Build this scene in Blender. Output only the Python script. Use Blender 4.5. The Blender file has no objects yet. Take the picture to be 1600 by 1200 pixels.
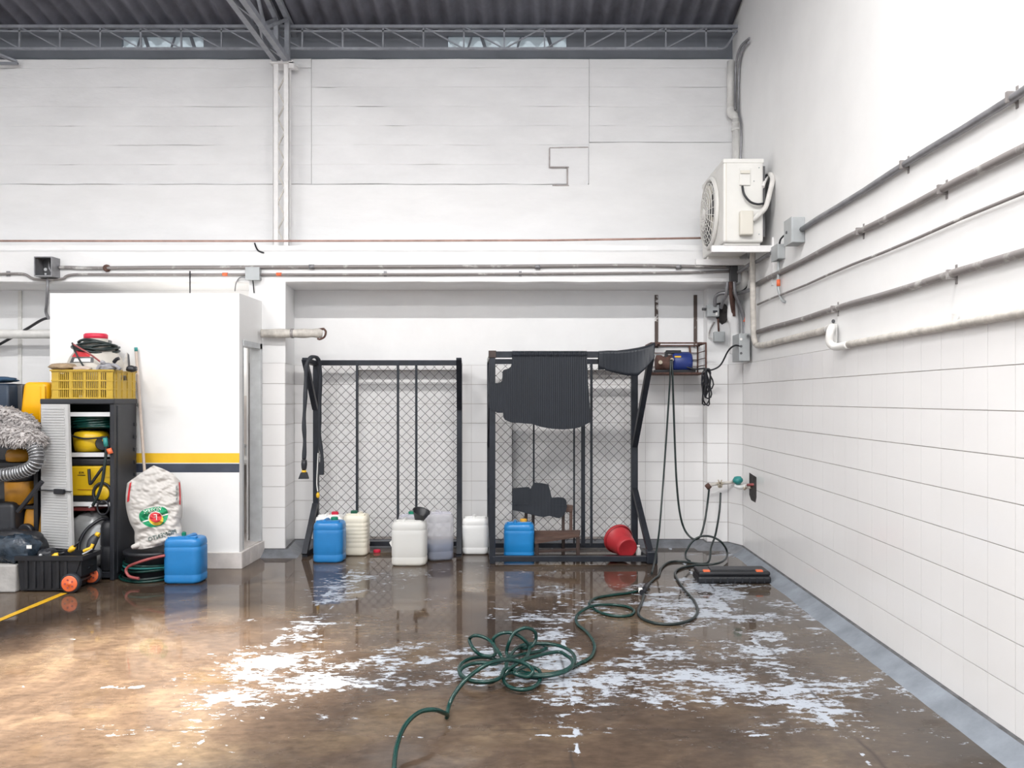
import bpy, bmesh, math, random
from mathutils import Vector, Matrix, noise

random.seed(7)
S = bpy.context.scene
C = S.collection

# ------------------------------------------------------------------ camera
FPX, VX, VY, EYE = 1200.0, 832.0, 623.0, 1.52      # focal length in px of a 1600 px wide frame, horizon point, eye height
cam_d = bpy.data.cameras.new('camera')
cam_d.sensor_width = 36.0
cam_d.lens = FPX / 1600 * 36.0
cam_d.shift_x = (800 - VX) / 1600
cam_d.shift_y = (VY - 600) / 1600
cam_d.clip_start = 0.05
cam = bpy.data.objects.new('camera', cam_d)
cam.location = (0, 0, EYE)
cam.rotation_euler = (math.pi / 2, 0, 0)
C.objects.link(cam)
S.camera = cam

# ------------------------------------------------------------------ world, exposure
w = bpy.data.worlds.new('world')
S.world = w
w.use_nodes = True
w.node_tree.nodes['Background'].inputs[0].default_value = (0.86, 0.93, 1.0, 1)
w.node_tree.nodes['Background'].inputs[1].default_value = 1.15
S.view_settings.view_transform = 'Standard'
S.view_settings.look = 'None'
S.view_settings.exposure = 0.2
S.view_settings.gamma = 1
S.cycles.max_bounces = 8
S.cycles.caustics_reflective = False
S.cycles.caustics_refractive = False
S.view_settings.use_curve_mapping = False

# ------------------------------------------------------------------ helpers
def P(px, py, D):
    return Vector(((px - VX) * D / FPX, D, EYE - (py - VY) * D / FPX))

def F(px, py, h=0.0):
    return P(px, py, FPX * (EYE - h) / (py - VY))

def V(*a):
    return Vector(a)

class B:
    def __init__(s):
        s.bm = bmesh.new()
    def box(s, lo, hi, M=None, bev=0, seg=2):
        c = [(lo[i] + hi[i]) / 2 for i in range(3)]
        d = [abs(hi[i] - lo[i]) for i in range(3)]
        m = Matrix.Translation(c) @ Matrix.Diagonal((d[0], d[1], d[2], 1))
        if M is not None:
            m = M @ m
        r = bmesh.ops.create_cube(s.bm, size=1, matrix=m)
        if bev:
            es = list({e for v in r['verts'] for e in v.link_edges})
            bmesh.ops.bevel(s.bm, geom=es, offset=bev, segments=seg, affect='EDGES', profile=0.5)
        return s
    def bar(s, a, b, wx, wz=None, up=(0, 0, 1), bev=0):
        """square-section bar from a to b"""
        a, b = Vector(a), Vector(b)
        wz = wz or wx
        d = b - a
        L = d.length
        z = d.normalized()
        u = Vector(up)
        if abs(z.dot(u)) > 0.95:
            u = Vector((0, 1, 0))
        x = z.cross(u).normalized()
        y = x.cross(z).normalized()
        R = Matrix((x, y, z)).transposed().to_4x4()
        return s.box((-wx / 2, -wz / 2, 0), (wx / 2, wz / 2, L), Matrix.Translation(a) @ R, bev)
    def tube(s, pts, r, seg=8, cap=True, rf=None):
        pts = [Vector(p) for p in pts]
        n = len(pts)
        T = []
        for i in range(n):
            t = pts[min(i + 1, n - 1)] - pts[max(i - 1, 0)]
            T.append(t.normalized() if t.length > 1e-9 else Vector((0, 0, 1)))
        u = Vector((0, 0, 1)) if abs(T[0].z) < 0.9 else Vector((1, 0, 0))
        x = T[0].cross(u).normalized()
        rings = []
        for i in range(n):
            x = (x - T[i] * x.dot(T[i]))
            x = x.normalized() if x.length > 1e-6 else T[i].orthogonal().normalized()
            y = T[i].cross(x)
            rr = rf(i / max(1, n - 1)) * r if rf else r
            rings.append([s.bm.verts.new(pts[i] + (x * math.cos(k * 2 * math.pi / seg) + y * math.sin(k * 2 * math.pi / seg)) * rr) for k in range(seg)])
        for i in range(n - 1):
            for k in range(seg):
                f = s.bm.faces.new((rings[i][k], rings[i][(k + 1) % seg], rings[i + 1][(k + 1) % seg], rings[i + 1][k]))
                f.smooth = True
        if cap:
            s.bm.faces.new(rings[0][::-1])
            s.bm.faces.new(rings[-1])
        return s
    def lathe(s, prof, M=None, seg=24, smooth=True, caps=True):
        M = M if M is not None else Matrix()
        rings = []
        for r, z in prof:
            rings.append([s.bm.verts.new(M @ Vector((r * math.cos(k * 2 * math.pi / seg), r * math.sin(k * 2 * math.pi / seg), z))) for k in range(seg)])
        for i in range(len(rings) - 1):
            for k in range(seg):
                f = s.bm.faces.new((rings[i][k], rings[i][(k + 1) % seg], rings[i + 1][(k + 1) % seg], rings[i + 1][k]))
                f.smooth = smooth
        if caps:
            s.bm.faces.new(rings[0][::-1])
            s.bm.faces.new(rings[-1])
        return s
    def prism(s, poly, off):
        """poly: list of 3-D points of a flat outline, extruded by vector off"""
        off = Vector(off)
        a = [s.bm.verts.new(Vector(p)) for p in poly]
        b = [s.bm.verts.new(Vector(p) + off) for p in poly]
        n = len(a)
        f1 = s.bm.faces.new(a[::-1])
        f2 = s.bm.faces.new(b)
        for i in range(n):
            s.bm.faces.new((a[i], a[(i + 1) % n], b[(i + 1) % n], b[i]))
        f1.normal_update()
        f2.normal_update()
        bmesh.ops.triangulate(s.bm, faces=[f1, f2])
        return s
    def grid(s, fn, nu, nv, smooth=True, flip=False):
        g = [[s.bm.verts.new(Vector(fn(i / nu, j / nv))) for j in range(nv + 1)] for i in range(nu + 1)]
        for i in range(nu):
            for j in range(nv):
                q = (g[i][j], g[i + 1][j], g[i + 1][j + 1], g[i][j + 1])
                f = s.bm.faces.new(q[::-1] if flip else q)
                f.smooth = smooth
        return s
    def rings(s, R, closed=False, smooth=True):
        """loft a list of equally long point rings and cap the ends"""
        vs = [[s.bm.verts.new(Vector(p)) for p in r] for r in R]
        m = len(vs[0])
        for i in range(len(vs) - 1):
            for k in range(m):
                f = s.bm.faces.new((vs[i][k], vs[i][(k + 1) % m], vs[i + 1][(k + 1) % m], vs[i + 1][k]))
                f.smooth = smooth
        s.bm.faces.new(vs[0][::-1])
        s.bm.faces.new(vs[-1])
        return s
    def mesh(s, name, origin):
        bmesh.ops.recalc_face_normals(s.bm, faces=s.bm.faces[:])
        o = Vector(origin)
        for v in s.bm.verts:
            v.co -= o
        m = bpy.data.meshes.new(name)
        s.bm.to_mesh(m)
        s.bm.free()
        return m

def world_loc(o):
    v = Vector((0, 0, 0))
    while o is not None:
        v += o.location
        o = o.parent
    return v

def part(b, name, m, parent, label=None, kind=None):
    L = world_loc(parent)
    me = b.mesh(name, L)
    me.materials.append(M[m] if isinstance(m, str) else m)
    o = bpy.data.objects.new(name, me)
    C.objects.link(o)
    o.parent = parent
    if label:
        o['label'] = label
    if kind:
        o['kind'] = kind
    return o

def tag(o, label, cat, group=None, kind=None):
    o['label'] = label
    o['category'] = cat
    if group:
        o['group'] = group
    if kind:
        o['kind'] = kind
    return o

def thing(name, loc, label, cat, group=None, kind=None):
    o = bpy.data.objects.new(name, None)
    o.empty_display_size = 0.1
    o.location = loc
    C.objects.link(o)
    return tag(o, label, cat, group, kind)

def single(b, name, m, label, cat, group=None, kind=None):
    xs = [v.co.copy() for v in b.bm.verts]
    lo = [min(v[i] for v in xs) for i in range(3)]
    hi = [max(v[i] for v in xs) for i in range(3)]
    org = Vector(((lo[0] + hi[0]) / 2, (lo[1] + hi[1]) / 2, lo[2]))
    if kind == 'structure':
        org = Vector((0, 0, 0))
    me = b.mesh(name, org)
    me.materials.append(M[m] if isinstance(m, str) else m)
    o = bpy.data.objects.new(name, me)
    o.location = org
    C.objects.link(o)
    return tag(o, label, cat, group, kind)

def curve(pts, n=8):
    """Catmull-Rom through the points"""
    p = [Vector(q) for q in pts]
    out = []
    for i in range(len(p) - 1):
        a, b_, c, d = p[max(i - 1, 0)], p[i], p[i + 1], p[min(i + 2, len(p) - 1)]
        for k in range(n):
            t = k / n
            out.append(0.5 * ((2 * b_) + (c - a) * t + (2 * a - 5 * b_ + 4 * c - d) * t * t + (3 * b_ - a - 3 * c + d) * t ** 3))
    out.append(p[-1])
    return out

def axis(p0, p1):
    """matrix whose local z runs from p0 to p1, origin p0"""
    z = (Vector(p1) - Vector(p0)).normalized()
    x = z.orthogonal().normalized()
    if abs(z.dot(Vector((0, 0, 1)))) < 0.95:
        x = z.cross(Vector((0, 0, 1))).normalized()
    y = z.cross(x)
    return Matrix.Translation(Vector(p0)) @ Matrix((x, y, z)).transposed().to_4x4()

def text_bm(b, txt, size, fn):
    """flat lettering, each vertex sent through fn(x, y) with the text centred"""
    cu = bpy.data.curves.new('t', 'FONT')
    cu.body = txt
    cu.size = size
    cu.align_x = 'CENTER'
    cu.align_y = 'CENTER'
    cu.resolution_u = 2
    o = bpy.data.objects.new('t', cu)
    C.objects.link(o)
    dg = bpy.context.evaluated_depsgraph_get()
    me = bpy.data.meshes.new_from_object(o.evaluated_get(dg))
    bpy.data.objects.remove(o)
    vs = [b.bm.verts.new(Vector(fn(v.co.x, v.co.y))) for v in me.vertices]
    for p in me.polygons:
        try:
            b.bm.faces.new([vs[i] for i in p.vertices])
        except ValueError:
            pass
    bpy.data.meshes.remove(me)
    return b

# ------------------------------------------------------------------ materials
M = {}
def mat(name, col, rough=0.5, metal=0.0, var=0.0, vs=6.0, bump=0.0, bs=40.0, rvar=0.0, stretch=(1, 1, 1), col2=None, th=0.5, soft=0.15, spec=0.5):
    m = bpy.data.materials.new(name)
    m.use_nodes = True
    nt = m.node_tree
    n, l = nt.nodes, nt.links
    bs_ = n['Principled BSDF']
    bs_.inputs['Base Color'].default_value = (*col, 1)
    bs_.inputs['Roughness'].default_value = rough
    bs_.inputs['Metallic'].default_value = metal
    bs_.inputs['Specular IOR Level'].default_value = spec
    if var or bump or rvar or col2:
        tc = n.new('ShaderNodeNewGeometry')
        mp = n.new('ShaderNodeMapping')
        mp.inputs['Scale'].default_value = stretch
        l.new(tc.outputs['Position'], mp.inputs['Vector'])
        nz = n.new('ShaderNodeTexNoise')
        nz.inputs['Scale'].default_value = vs
        nz.inputs['Detail'].default_value = 6
        nz.inputs['Roughness'].default_value = 0.62
        l.new(mp.outputs[0], nz.inputs['Vector'])
        if var or col2:
            r = n.new('ShaderNodeValToRGB')
            if col2:
                r.color_ramp.elements[0].position = th - soft
                r.color_ramp.elements[1].position = th + soft
                r.color_ramp.elements[0].color = (*col, 1)
                r.color_ramp.elements[1].color = (*col2, 1)
            else:
                r.color_ramp.elements[0].position = 0.3
                r.color_ramp.elements[1].position = 0.7
                r.color_ramp.elements[0].color = (*[max(0, c * (1 - var)) for c in col], 1)
                r.color_ramp.elements[1].color = (*[min(1, c * (1 + var)) for c in col], 1)
            l.new(nz.outputs['Fac'], r.inputs['Fac'])
            l.new(r.outputs[0], bs_.inputs['Base Color'])
        if rvar:
            mr = n.new('ShaderNodeMapRange')
            mr.inputs['To Min'].default_value = max(0.02, rough - rvar)
            mr.inputs['To Max'].default_value = min(1, rough + rvar)
            l.new(nz.outputs['Fac'], mr.inputs['Value'])
            l.new(mr.outputs[0], bs_.inputs['Roughness'])
        if bump:
            n2 = n.new('ShaderNodeTexNoise')
            n2.inputs['Scale'].default_value = bs
            n2.inputs['Detail'].default_value = 4
            l.new(mp.outputs[0], n2.inputs['Vector'])
            bp = n.new('ShaderNodeBump')
            bp.inputs['Strength'].default_value = bump
            bp.inputs['Distance'].default_value = 0.01
            l.new(n2.outputs['Fac'], bp.inputs['Height'])
            l.new(bp.outputs[0], bs_.inputs['Normal'])
    M[name] = m
    return m

WHT = (0.83, 0.83, 0.835)
mat('plaster', WHT, 0.6, var=0.03, vs=2.5, bump=0.12, bs=14)
mat('block_paint', (0.80, 0.80, 0.81), 0.7, var=0.05, vs=3, bump=0.35, bs=22, stretch=(0.6, 1, 1.4))
mat('rough_plaster', (0.82, 0.82, 0.825), 0.75, var=0.04, vs=3, bump=0.5, bs=12, stretch=(0.5, 1, 1.6))
mat('mortar', (0.50, 0.48, 0.48), 0.85, var=0.25, vs=9, bump=0.8, bs=25, stretch=(0.5, 1, 1.5))
mat('patch_line', (0.42, 0.38, 0.37), 0.85, var=0.3, vs=12)
mat('tile', (0.84, 0.832, 0.832), 0.16, var=0.02, vs=1.5)
mat('grout', (0.42, 0.38, 0.36), 0.9, var=0.25, vs=5)
mat('booth_paint', (0.85, 0.85, 0.85), 0.45, var=0.03, vs=2.2, bump=0.04, bs=10)
mat('skirt', (0.62, 0.58, 0.56), 0.5, var=0.15, vs=6)
mat('stripe_yellow', (0.86, 0.52, 0.03), 0.35, var=0.08, vs=4)
mat('stripe_dark', (0.055, 0.065, 0.095), 0.35, var=0.2, vs=6)
mat('aluminium', (0.56, 0.58, 0.60), 0.4, 0.3, var=0.1, vs=10)
mat('roof_sheet', (0.14, 0.143, 0.172), 0.7, var=0.3, vs=3)
mat('fascia', (0.19, 0.205, 0.235), 0.7, var=0.12, vs=2)
mat('fibreglass', (0.75, 0.80, 0.82), 0.5)
mat('truss_steel', (0.30, 0.315, 0.35), 0.55, 0.2, var=0.2, vs=8)
mat('white_steel', (0.80, 0.79, 0.79), 0.5, var=0.06, vs=14)
mat('pvc', (0.74, 0.73, 0.71), 0.45, var=0.12, vs=9)
mat('pvc_dirt_shade', (0.55, 0.52, 0.48), 0.55, var=0.25, vs=14)  # dirt on the pipes, and painted shade on the column lacing
mat('conduit', (0.27, 0.27, 0.285), 0.4, 0.5, var=0.2, vs=12)
mat('conduit_painted', (0.27, 0.25, 0.245), 0.55, 0.2, col2=(0.66, 0.65, 0.64), th=0.64, soft=0.08, vs=7)
mat('rust', (0.115, 0.062, 0.05), 0.8, 0.2, var=0.4, vs=20)
mat('copper_paint', (0.42, 0.27, 0.23), 0.7, var=0.25, vs=10)
mat('box_grey', (0.42, 0.44, 0.45), 0.45, 0.3, var=0.08, vs=8)
mat('box_dark', (0.10, 0.10, 0.105), 0.5, 0.4, var=0.2, vs=10)
mat('orange', (0.80, 0.16, 0.06), 0.4)
mat('frame_black', (0.017, 0.020, 0.028), 0.38, 0.2, var=0.35, vs=9)
mat('wire', (0.11, 0.10, 0.11), 0.5, 0.3)
mat('rubber', (0.022, 0.026, 0.034), 0.6, var=0.2, vs=10)
mat('black_plastic', (0.015, 0.016, 0.020), 0.42, var=0.3, vs=8)
mat('dark_plastic', (0.020, 0.022, 0.028), 0.45, var=0.3, vs=5)
mat('hose_green', (0.004, 0.036, 0.030), 0.22, var=0.3, vs=20)
mat('hose_dark', (0.012, 0.022, 0.022), 0.3, var=0.3, vs=20)
mat('hose_red', (0.33, 0.08, 0.08), 0.4, var=0.2, vs=10)
mat('cable_black', (0.012, 0.013, 0.018), 0.4)
mat('blue_can', (0.022, 0.20, 0.50), 0.32, var=0.06, vs=8)
mat('blue_can_light', (0.015, 0.22, 0.55), 0.32, var=0.06, vs=8)
mat('white_can', (0.84, 0.84, 0.83), 0.4, var=0.03, vs=6)
mat('ivory_can', (0.80, 0.75, 0.63), 0.4, var=0.05, vs=4)
mat('cap_green', (0.01, 0.22, 0.13), 0.4)
mat('cap_dark_green', (0.012, 0.10, 0.06), 0.4)
mat('cap_red', (0.62, 0.02, 0.06), 0.4)
mat('cap_yellow', (0.80, 0.42, 0.05), 0.4)
mat('red_plastic', (0.40, 0.028, 0.036), 0.38, var=0.1, vs=8)
mat('wood', (0.095, 0.055, 0.042), 0.55, var=0.35, vs=8, stretch=(0.4, 3, 8))
mat('wood_dark', (0.045, 0.028, 0.024), 0.5, var=0.35, vs=10)
mat('wood_pale', (0.55, 0.46, 0.40), 0.6, var=0.15, vs=14)
mat('yellow_crate', (0.50, 0.33, 0.035), 0.45, var=0.1, vs=6)
mat('yellow_bin', (0.86, 0.43, 0.004), 0.4, var=0.06, vs=5)
mat('yellow_machine', (0.66, 0.43, 0.012), 0.35, var=0.06, vs=6)
mat('amber_plastic', (0.45, 0.20, 0.015), 0.4, var=0.15, vs=6)
mat('door_grey', (0.52, 0.525, 0.53), 0.5, var=0.04, vs=5)
mat('shelf_white', (0.66, 0.67, 0.69), 0.4)
mat('navy', (0.02, 0.035, 0.062), 0.5, var=0.2, vs=6)
mat('cloth_blue', (0.02, 0.06, 0.12), 0.8, var=0.3, vs=20)
mat('fluff', (0.46, 0.435, 0.43), 0.95, var=0.35, vs=14)
mat('silver_hose', (0.42, 0.43, 0.45), 0.25, 0.7, var=0.1, vs=10)
mat('silver_bag', (0.36, 0.37, 0.38), 0.35, 0.3, var=0.25, vs=5, bump=0.6, bs=10)
mat('bag_film', (0.03, 0.045, 0.065), 0.12, var=0.5, vs=14, bump=1.0, bs=18)
mat('concrete', (0.40, 0.39, 0.38), 0.85, var=0.2, vs=5, bump=0.4, bs=30)
mat('curb', (0.21, 0.235, 0.27), 0.55, var=0.22, vs=5, bump=0.3, bs=25)
mat('curb_wet', (0.15, 0.16, 0.18), 0.3, var=0.35, vs=6, bump=0.3, bs=25)
mat('curb_edge', (0.10, 0.10, 0.105), 0.75, var=0.45, vs=12, bump=0.5, bs=30)
mat('sack', (0.56, 0.54, 0.52), 0.7, var=0.08, vs=9, bump=0.25, bs=30)
mat('print_green', (0.012, 0.30, 0.13), 0.6, var=0.15, vs=12)
mat('print_red', (0.62, 0.04, 0.05), 0.6)
mat('print_yellow', (0.85, 0.55, 0.05), 0.6)
mat('print_white', (0.82, 0.82, 0.81), 0.6)
mat('print_dark', (0.06, 0.13, 0.12), 0.6)
mat('jug', (0.52, 0.49, 0.44), 0.4, var=0.06, vs=6)
mat('sponge', (0.34, 0.25, 0.16), 0.95, var=0.3, vs=18, bump=1.0, bs=60)
mat('glove', (0.30, 0.30, 0.325), 0.85, var=0.35, vs=14, bump=0.5, bs=40)
mat('paper', (0.82, 0.82, 0.80), 0.8)
mat('teal', (0.03, 0.25, 0.24), 0.5)
mat('ac_white', (0.74, 0.73, 0.70), 0.4, var=0.03, vs=6)
mat('ac_cream', (0.68, 0.65, 0.58), 0.45)
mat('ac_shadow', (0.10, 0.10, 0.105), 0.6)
mat('insulation', (0.66, 0.645, 0.62), 0.8, var=0.1, vs=16)
mat('blue_washer', (0.02, 0.04, 0.20), 0.4, var=0.2, vs=10)
mat('brass', (0.55, 0.48, 0.38), 0.35, 0.7, var=0.2, vs=14)
mat('lamp_shell', (0.6, 0.6, 0.6), 0.4, 0.4)
mat('fixture_grey', (0.40, 0.42, 0.43), 0.5)
mat('broken_hole', (0.05, 0.045, 0.045), 0.9, var=0.5, vs=20, bump=1, bs=30)

def emission(name, col, s):
    m = bpy.data.materials.new(name)
    m.use_nodes = True
    b = m.node_tree.nodes['Principled BSDF']
    b.inputs['Base Color'].default_value = (*col, 1)
    b.inputs['Emission Color'].default_value = (*col, 1)
    b.inputs['Emission Strength'].default_value = s
    M[name] = m
emission('lamp_glow', (1.0, 0.97, 0.92), 12)

def film(name, col, tr, rough=0.3):
    """thin translucent plastic: part see-through, part diffusing"""
    m = bpy.data.materials.new(name)
    m.use_nodes = True
    nt = m.node_tree
    n, l = nt.nodes, nt.links
    b = n['Principled BSDF']
    b.inputs['Base Color'].default_value = (*col, 1)
    b.inputs['Roughness'].default_value = rough
    t = n.new('ShaderNodeBsdfTransparent')
    t.inputs[0].default_value = (*[min(1, 0.5 + c * 0.55) for c in col], 1)
    tl = n.new('ShaderNodeBsdfTranslucent')
    tl.inputs[0].default_value = (*col, 1)
    a = n.new('ShaderNodeMixShader')
    a.inputs[0].default_value = 0.35
    l.new(b.outputs[0], a.inputs[1])
    l.new(tl.outputs[0], a.inputs[2])
    x = n.new('ShaderNodeMixShader')
    x.inputs[0].default_value = tr
    l.new(a.outputs[0], x.inputs[1])
    l.new(t.outputs[0], x.inputs[2])
    l.new(x.outputs[0], n['Material Output'].inputs['Surface'])
    M[name] = m
film('can_film_violet', (0.90, 0.90, 0.97), 0.72)
film('can_film_white', (0.90, 0.90, 0.885), 0.10)
film('sheet_film', (0.80, 0.86, 0.88), 0.45)
film('clear_film', (0.55, 0.62, 0.68), 0.6, 0.08)
mat('liquid_blue', (0.07, 0.10, 0.17), 0.3, var=0.1, vs=6)
mat('liquid_amber', (0.70, 0.60, 0.36), 0.3)

def ribbed(name, col, scale, axis_, strength=0.6, rough=0.55):
    m = mat(name, col, rough, var=0.12, vs=6)
    n, l = m.node_tree.nodes, m.node_tree.links
    g = n.new('ShaderNodeNewGeometry')
    wv = n.new('ShaderNodeTexWave')
    wv.bands_direction = axis_
    wv.inputs['Scale'].default_value = scale
    wv.inputs['Distortion'].default_value = 0.0
    l.new(g.outputs['Position'], wv.inputs['Vector'])
    bp = n.new('ShaderNodeBump')
    bp.inputs['Strength'].default_value = strength
    bp.inputs['Distance'].default_value = 0.006
    l.new(wv.outputs['Fac'], bp.inputs['Height'])
    l.new(bp.outputs[0], n['Principled BSDF'].inputs['Normal'])
ribbed('mat_rubber', (0.012, 0.016, 0.024), 16, 'X', 0.8, 0.5)
ribbed('mat_rubber_plain', (0.013, 0.017, 0.025), 10, 'X', 0.25, 0.5)

# tiled cladding beyond the counted tiles
def tile_far():
    m = mat('tile_far', (0.82, 0.815, 0.81), 0.18)
    n, l = m.node_tree.nodes, m.node_tree.links
    g = n.new('ShaderNodeNewGeometry')
    sp = n.new('ShaderNodeSeparateXYZ')
    l.new(g.outputs['Position'], sp.inputs[0])
    cb = n.new('ShaderNodeCombineXYZ')
    l.new(sp.outputs['Y'], cb.inputs['X'])
    l.new(sp.outputs['Z'], cb.inputs['Y'])
    mp = n.new('ShaderNodeMapping')
    mp.inputs['Location'].default_value = (-3.316 + 20, -0.067 + 20, 0)
    l.new(cb.outputs[0], mp.inputs['Vector'])
    br = n.new('ShaderNodeTexBrick')
    br.offset = 0
    br.inputs['Scale'].default_value = 1.0
    br.inputs['Brick Width'].default_value = 0.2
    br.inputs['Row Height'].default_value = 0.2
    br.inputs['Mortar Size'].default_value = 0.002
    br.inputs['Color1'].default_value = (0.82, 0.815, 0.81, 1)
    br.inputs['Color2'].default_value = (0.81, 0.805, 0.80, 1)
    br.inputs['Mortar'].default_value = (0.4, 0.36, 0.34, 1)
    l.new(mp.outputs[0], br.inputs['Vector'])
    l.new(br.outputs['Color'], n['Principled BSDF'].inputs['Base Color'])
tile_far()

# wet, stained concrete floor
def floor_mat():
    m = bpy.data.materials.new('wet_floor')
    m.use_nodes = True
    nt = m.node_tree
    n, l = nt.nodes, nt.links
    b = n['Principled BSDF']
    g = n.new('ShaderNodeNewGeometry')
    sp = n.new('ShaderNodeSeparateXYZ')
    l.new(g.outputs['Position'], sp.inputs[0])
    def mth(op, a, bb=None, c=None, clamp=False):
        q = n.new('ShaderNodeMath')
        q.operation = op
        q.use_clamp = clamp
        for i, v in enumerate((a, bb, c)):
            if v is None:
                continue
            if isinstance(v, (int, float)):
                q.inputs[i].default_value = v
            else:
                l.new(v, q.inputs[i])
        return q.outputs[0]
    def nz(scale, stretch=(1, 1, 1), detail=6, rough=0.6, loc=(0, 0, 0), dist=0.0):
        mp = n.new('ShaderNodeMapping')
        mp.inputs['Scale'].default_value = stretch
        mp.inputs['Location'].default_value = loc
        l.new(g.outputs['Position'], mp.inputs['Vector'])
        t = n.new('ShaderNodeTexNoise')
        t.inputs['Scale'].default_value = scale
        t.inputs['Detail'].default_value = detail
        t.inputs['Roughness'].default_value = rough
        t.inputs['Distortion'].default_value = dist
        l.new(mp.outputs[0], t.inputs['Vector'])
        return t.outputs['Fac']
    def sm(v, a, bb):
        q = n.new('ShaderNodeMapRange')
        q.interpolation_type = 'SMOOTHSTEP'
        q.inputs['From Min'].default_value = a
        q.inputs['From Max'].default_value = bb
        l.new(v, q.inputs['Value'])
        return q.outputs[0]
    def near(coord, pos, wd):
        return mth('SUBTRACT', 1.0, mth('DIVIDE', mth('ABSOLUTE', mth('SUBTRACT', coord, pos)), wd), clamp=True)
    # wobbling coordinates for the joints
    wob = nz(2.2, loc=(3, 1, 0))
    X = mth('ADD', sp.outputs['X'], mth('MULTIPLY', mth('SUBTRACT', wob, 0.5), 0.06))
    Y = mth('ADD', sp.outputs['Y'], mth('MULTIPLY', mth('SUBTRACT', nz(1.7, loc=(8, 5, 0)), 0.5), 0.09))
    # base: browns
    r = n.new('ShaderNodeValToRGB')
    e = r.color_ramp.elements
    e[0].position, e[0].color = 0.30, (0.040, 0.028, 0.022, 1)
    e[1].position, e[1].color = 0.72, (0.20, 0.150, 0.098, 1)
    k = r.color_ramp.elements.new(0.5)
    k.color = (0.092, 0.065, 0.047, 1)
    big = nz(1.1, detail=8, rough=0.62, dist=0.4)
    l.new(big, r.inputs['Fac'])
    fine = nz(26, (0.5, 1, 1), 6, 0.7, (2, 0, 0))
    mixf = n.new('ShaderNodeMixRGB')
    mixf.blend_type = 'MULTIPLY'
    mixf.inputs[0].default_value = 0.8
    l.new(r.outputs[0], mixf.inputs[1])
    rf = n.new('ShaderNodeValToRGB')
    rf.color_ramp.elements[0].position, rf.color_ramp.elements[0].color = 0.3, (0.45, 0.43, 0.42, 1)
    rf.color_ramp.elements[1].position, rf.color_ramp.elements[1].color = 0.66, (1.12, 1.08, 1.05, 1)
    l.new(fine, rf.inputs['Fac'])
    l.new(rf.outputs[0], mixf.inputs[2])
    # grey drift to the right side
    gx = sm(sp.outputs['X'], 0.3, 2.0)
    mg = n.new('ShaderNodeMixRGB')
    l.new(mth('MULTIPLY', gx, 0.4), mg.inputs[0])
    l.new(mixf.outputs[0], mg.inputs[1])
    mg.inputs[2].default_value = (0.090, 0.084, 0.076, 1)
    # white detergent residue, streaked along X, gathered along the slab joints
    streak = mth('ADD', mth('MULTIPLY', nz(5.5, (0.6, 1.0, 1), 8, 0.68, (1.3, 0.4, 0), 0.3), 0.47), mth('MULTIPLY', nz(26, (0.5, 1.0, 1), 8, 0.75, (3.1, 6.4, 0), 0.3), 0.53))
    area = nz(0.85, (0.8, 1, 1), 3, 0.55, (5.7, 2.2, 0))
    jx = mth('MAXIMUM', mth('MAXIMUM', near(X, -1.57, 0.30), mth('MULTIPLY', near(X, 0.17, 0.22), 0.9)), mth('MULTIPLY', near(X, 1.45, 0.28), 0.9))
    jy = mth('MAXIMUM', mth('MULTIPLY', near(Y, 3.52, 0.10), 0.75), mth('MAXIMUM', mth('MULTIPLY', near(Y, 4.10, 0.22), 0.6), mth('MULTIPLY', near(Y, 5.5, 0.55), 0.7)))
    field = mth('MULTIPLY', sm(sp.outputs['X'], -2.4, -1.5), sm(sp.outputs['Y'], 2.9, 4.0))
    field = mth('MULTIPLY', field, mth('SUBTRACT', 1.0, mth('MULTIPLY', sm(sp.outputs['Y'], 6.0, 7.2), 0.45)))
    cr = mth('MULTIPLY', sm(sp.outputs['X'], 1.55, 2.0), 0.5)
    dens = mth('MULTIPLY', field, mth('ADD', mth('MULTIPLY', sm(area, 0.34, 0.66), 0.125), mth('MULTIPLY', mth('MAXIMUM', jx, jy), 0.065)))
    dens = mth('ADD', dens, mth('MULTIPLY', cr, 0.10))
    line = mth('MAXIMUM', mth('MAXIMUM', near(X, -1.60, 0.022), near(X, -1.47, 0.016)), mth('MAXIMUM', mth('MAXIMUM', near(X, 0.20, 0.018), near(X, 1.40, 0.024)), mth('MAXIMUM', near(Y, 3.46, 0.018), mth('MULTIPLY', near(Y, 4.06, 0.030), mth('SUBTRACT', 1.0, sm(sp.outputs['X'], -0.9, -0.5))))))
    line = mth('MULTIPLY', line, mth('MULTIPLY', sm(nz(2.6, loc=(12, 7, 0)), 0.47, 0.60), sm(nz(11, loc=(2, 9, 0)), 0.42, 0.56)))
    val = mth('ADD', mth('ADD', streak, dens), mth('MULTIPLY', line, 0.22))
    white = sm(val, 0.632, 0.660)
    crack = mth('MULTIPLY', mth('MAXIMUM', near(X, 0.17, 0.012), mth('MAXIMUM', near(X, 1.45, 0.016), near(Y, 3.52, 0.008))), 0.85)
    mw = n.new('ShaderNodeMixRGB')
    l.new(mth('MULTIPLY', white, 0.93), mw.inputs[0])
    l.new(mg.outputs[0], mw.inputs[1])
    mw.inputs[2].default_value = (0.40, 0.44, 0.50, 1)
    mc = n.new('ShaderNodeMixRGB')
    l.new(mth('MULTIPLY', crack, sm(nz(3, loc=(4, 4, 0)), 0.45, 0.55)), mc.inputs[0])
    l.new(mw.outputs[0], mc.inputs[1])
    mc.inputs[2].default_value = (0.045, 0.035, 0.03, 1)
    l.new(mc.outputs[0], b.inputs['Base Color'])
    # water film: smooth over most of the bay, drier towards the lens
    wet = nz(1.5, (0.7, 1, 1), 5, 0.6, (9, 3, 0))
    wetm = sm(mth('ADD', wet, mth('MULTIPLY', sm(sp.outputs['Y'], 3.6, 6.2), 0.22)), 0.42, 0.62)
    ro = mth('SUBTRACT', 0.46, mth('MULTIPLY', wetm, 0.41))
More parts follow.
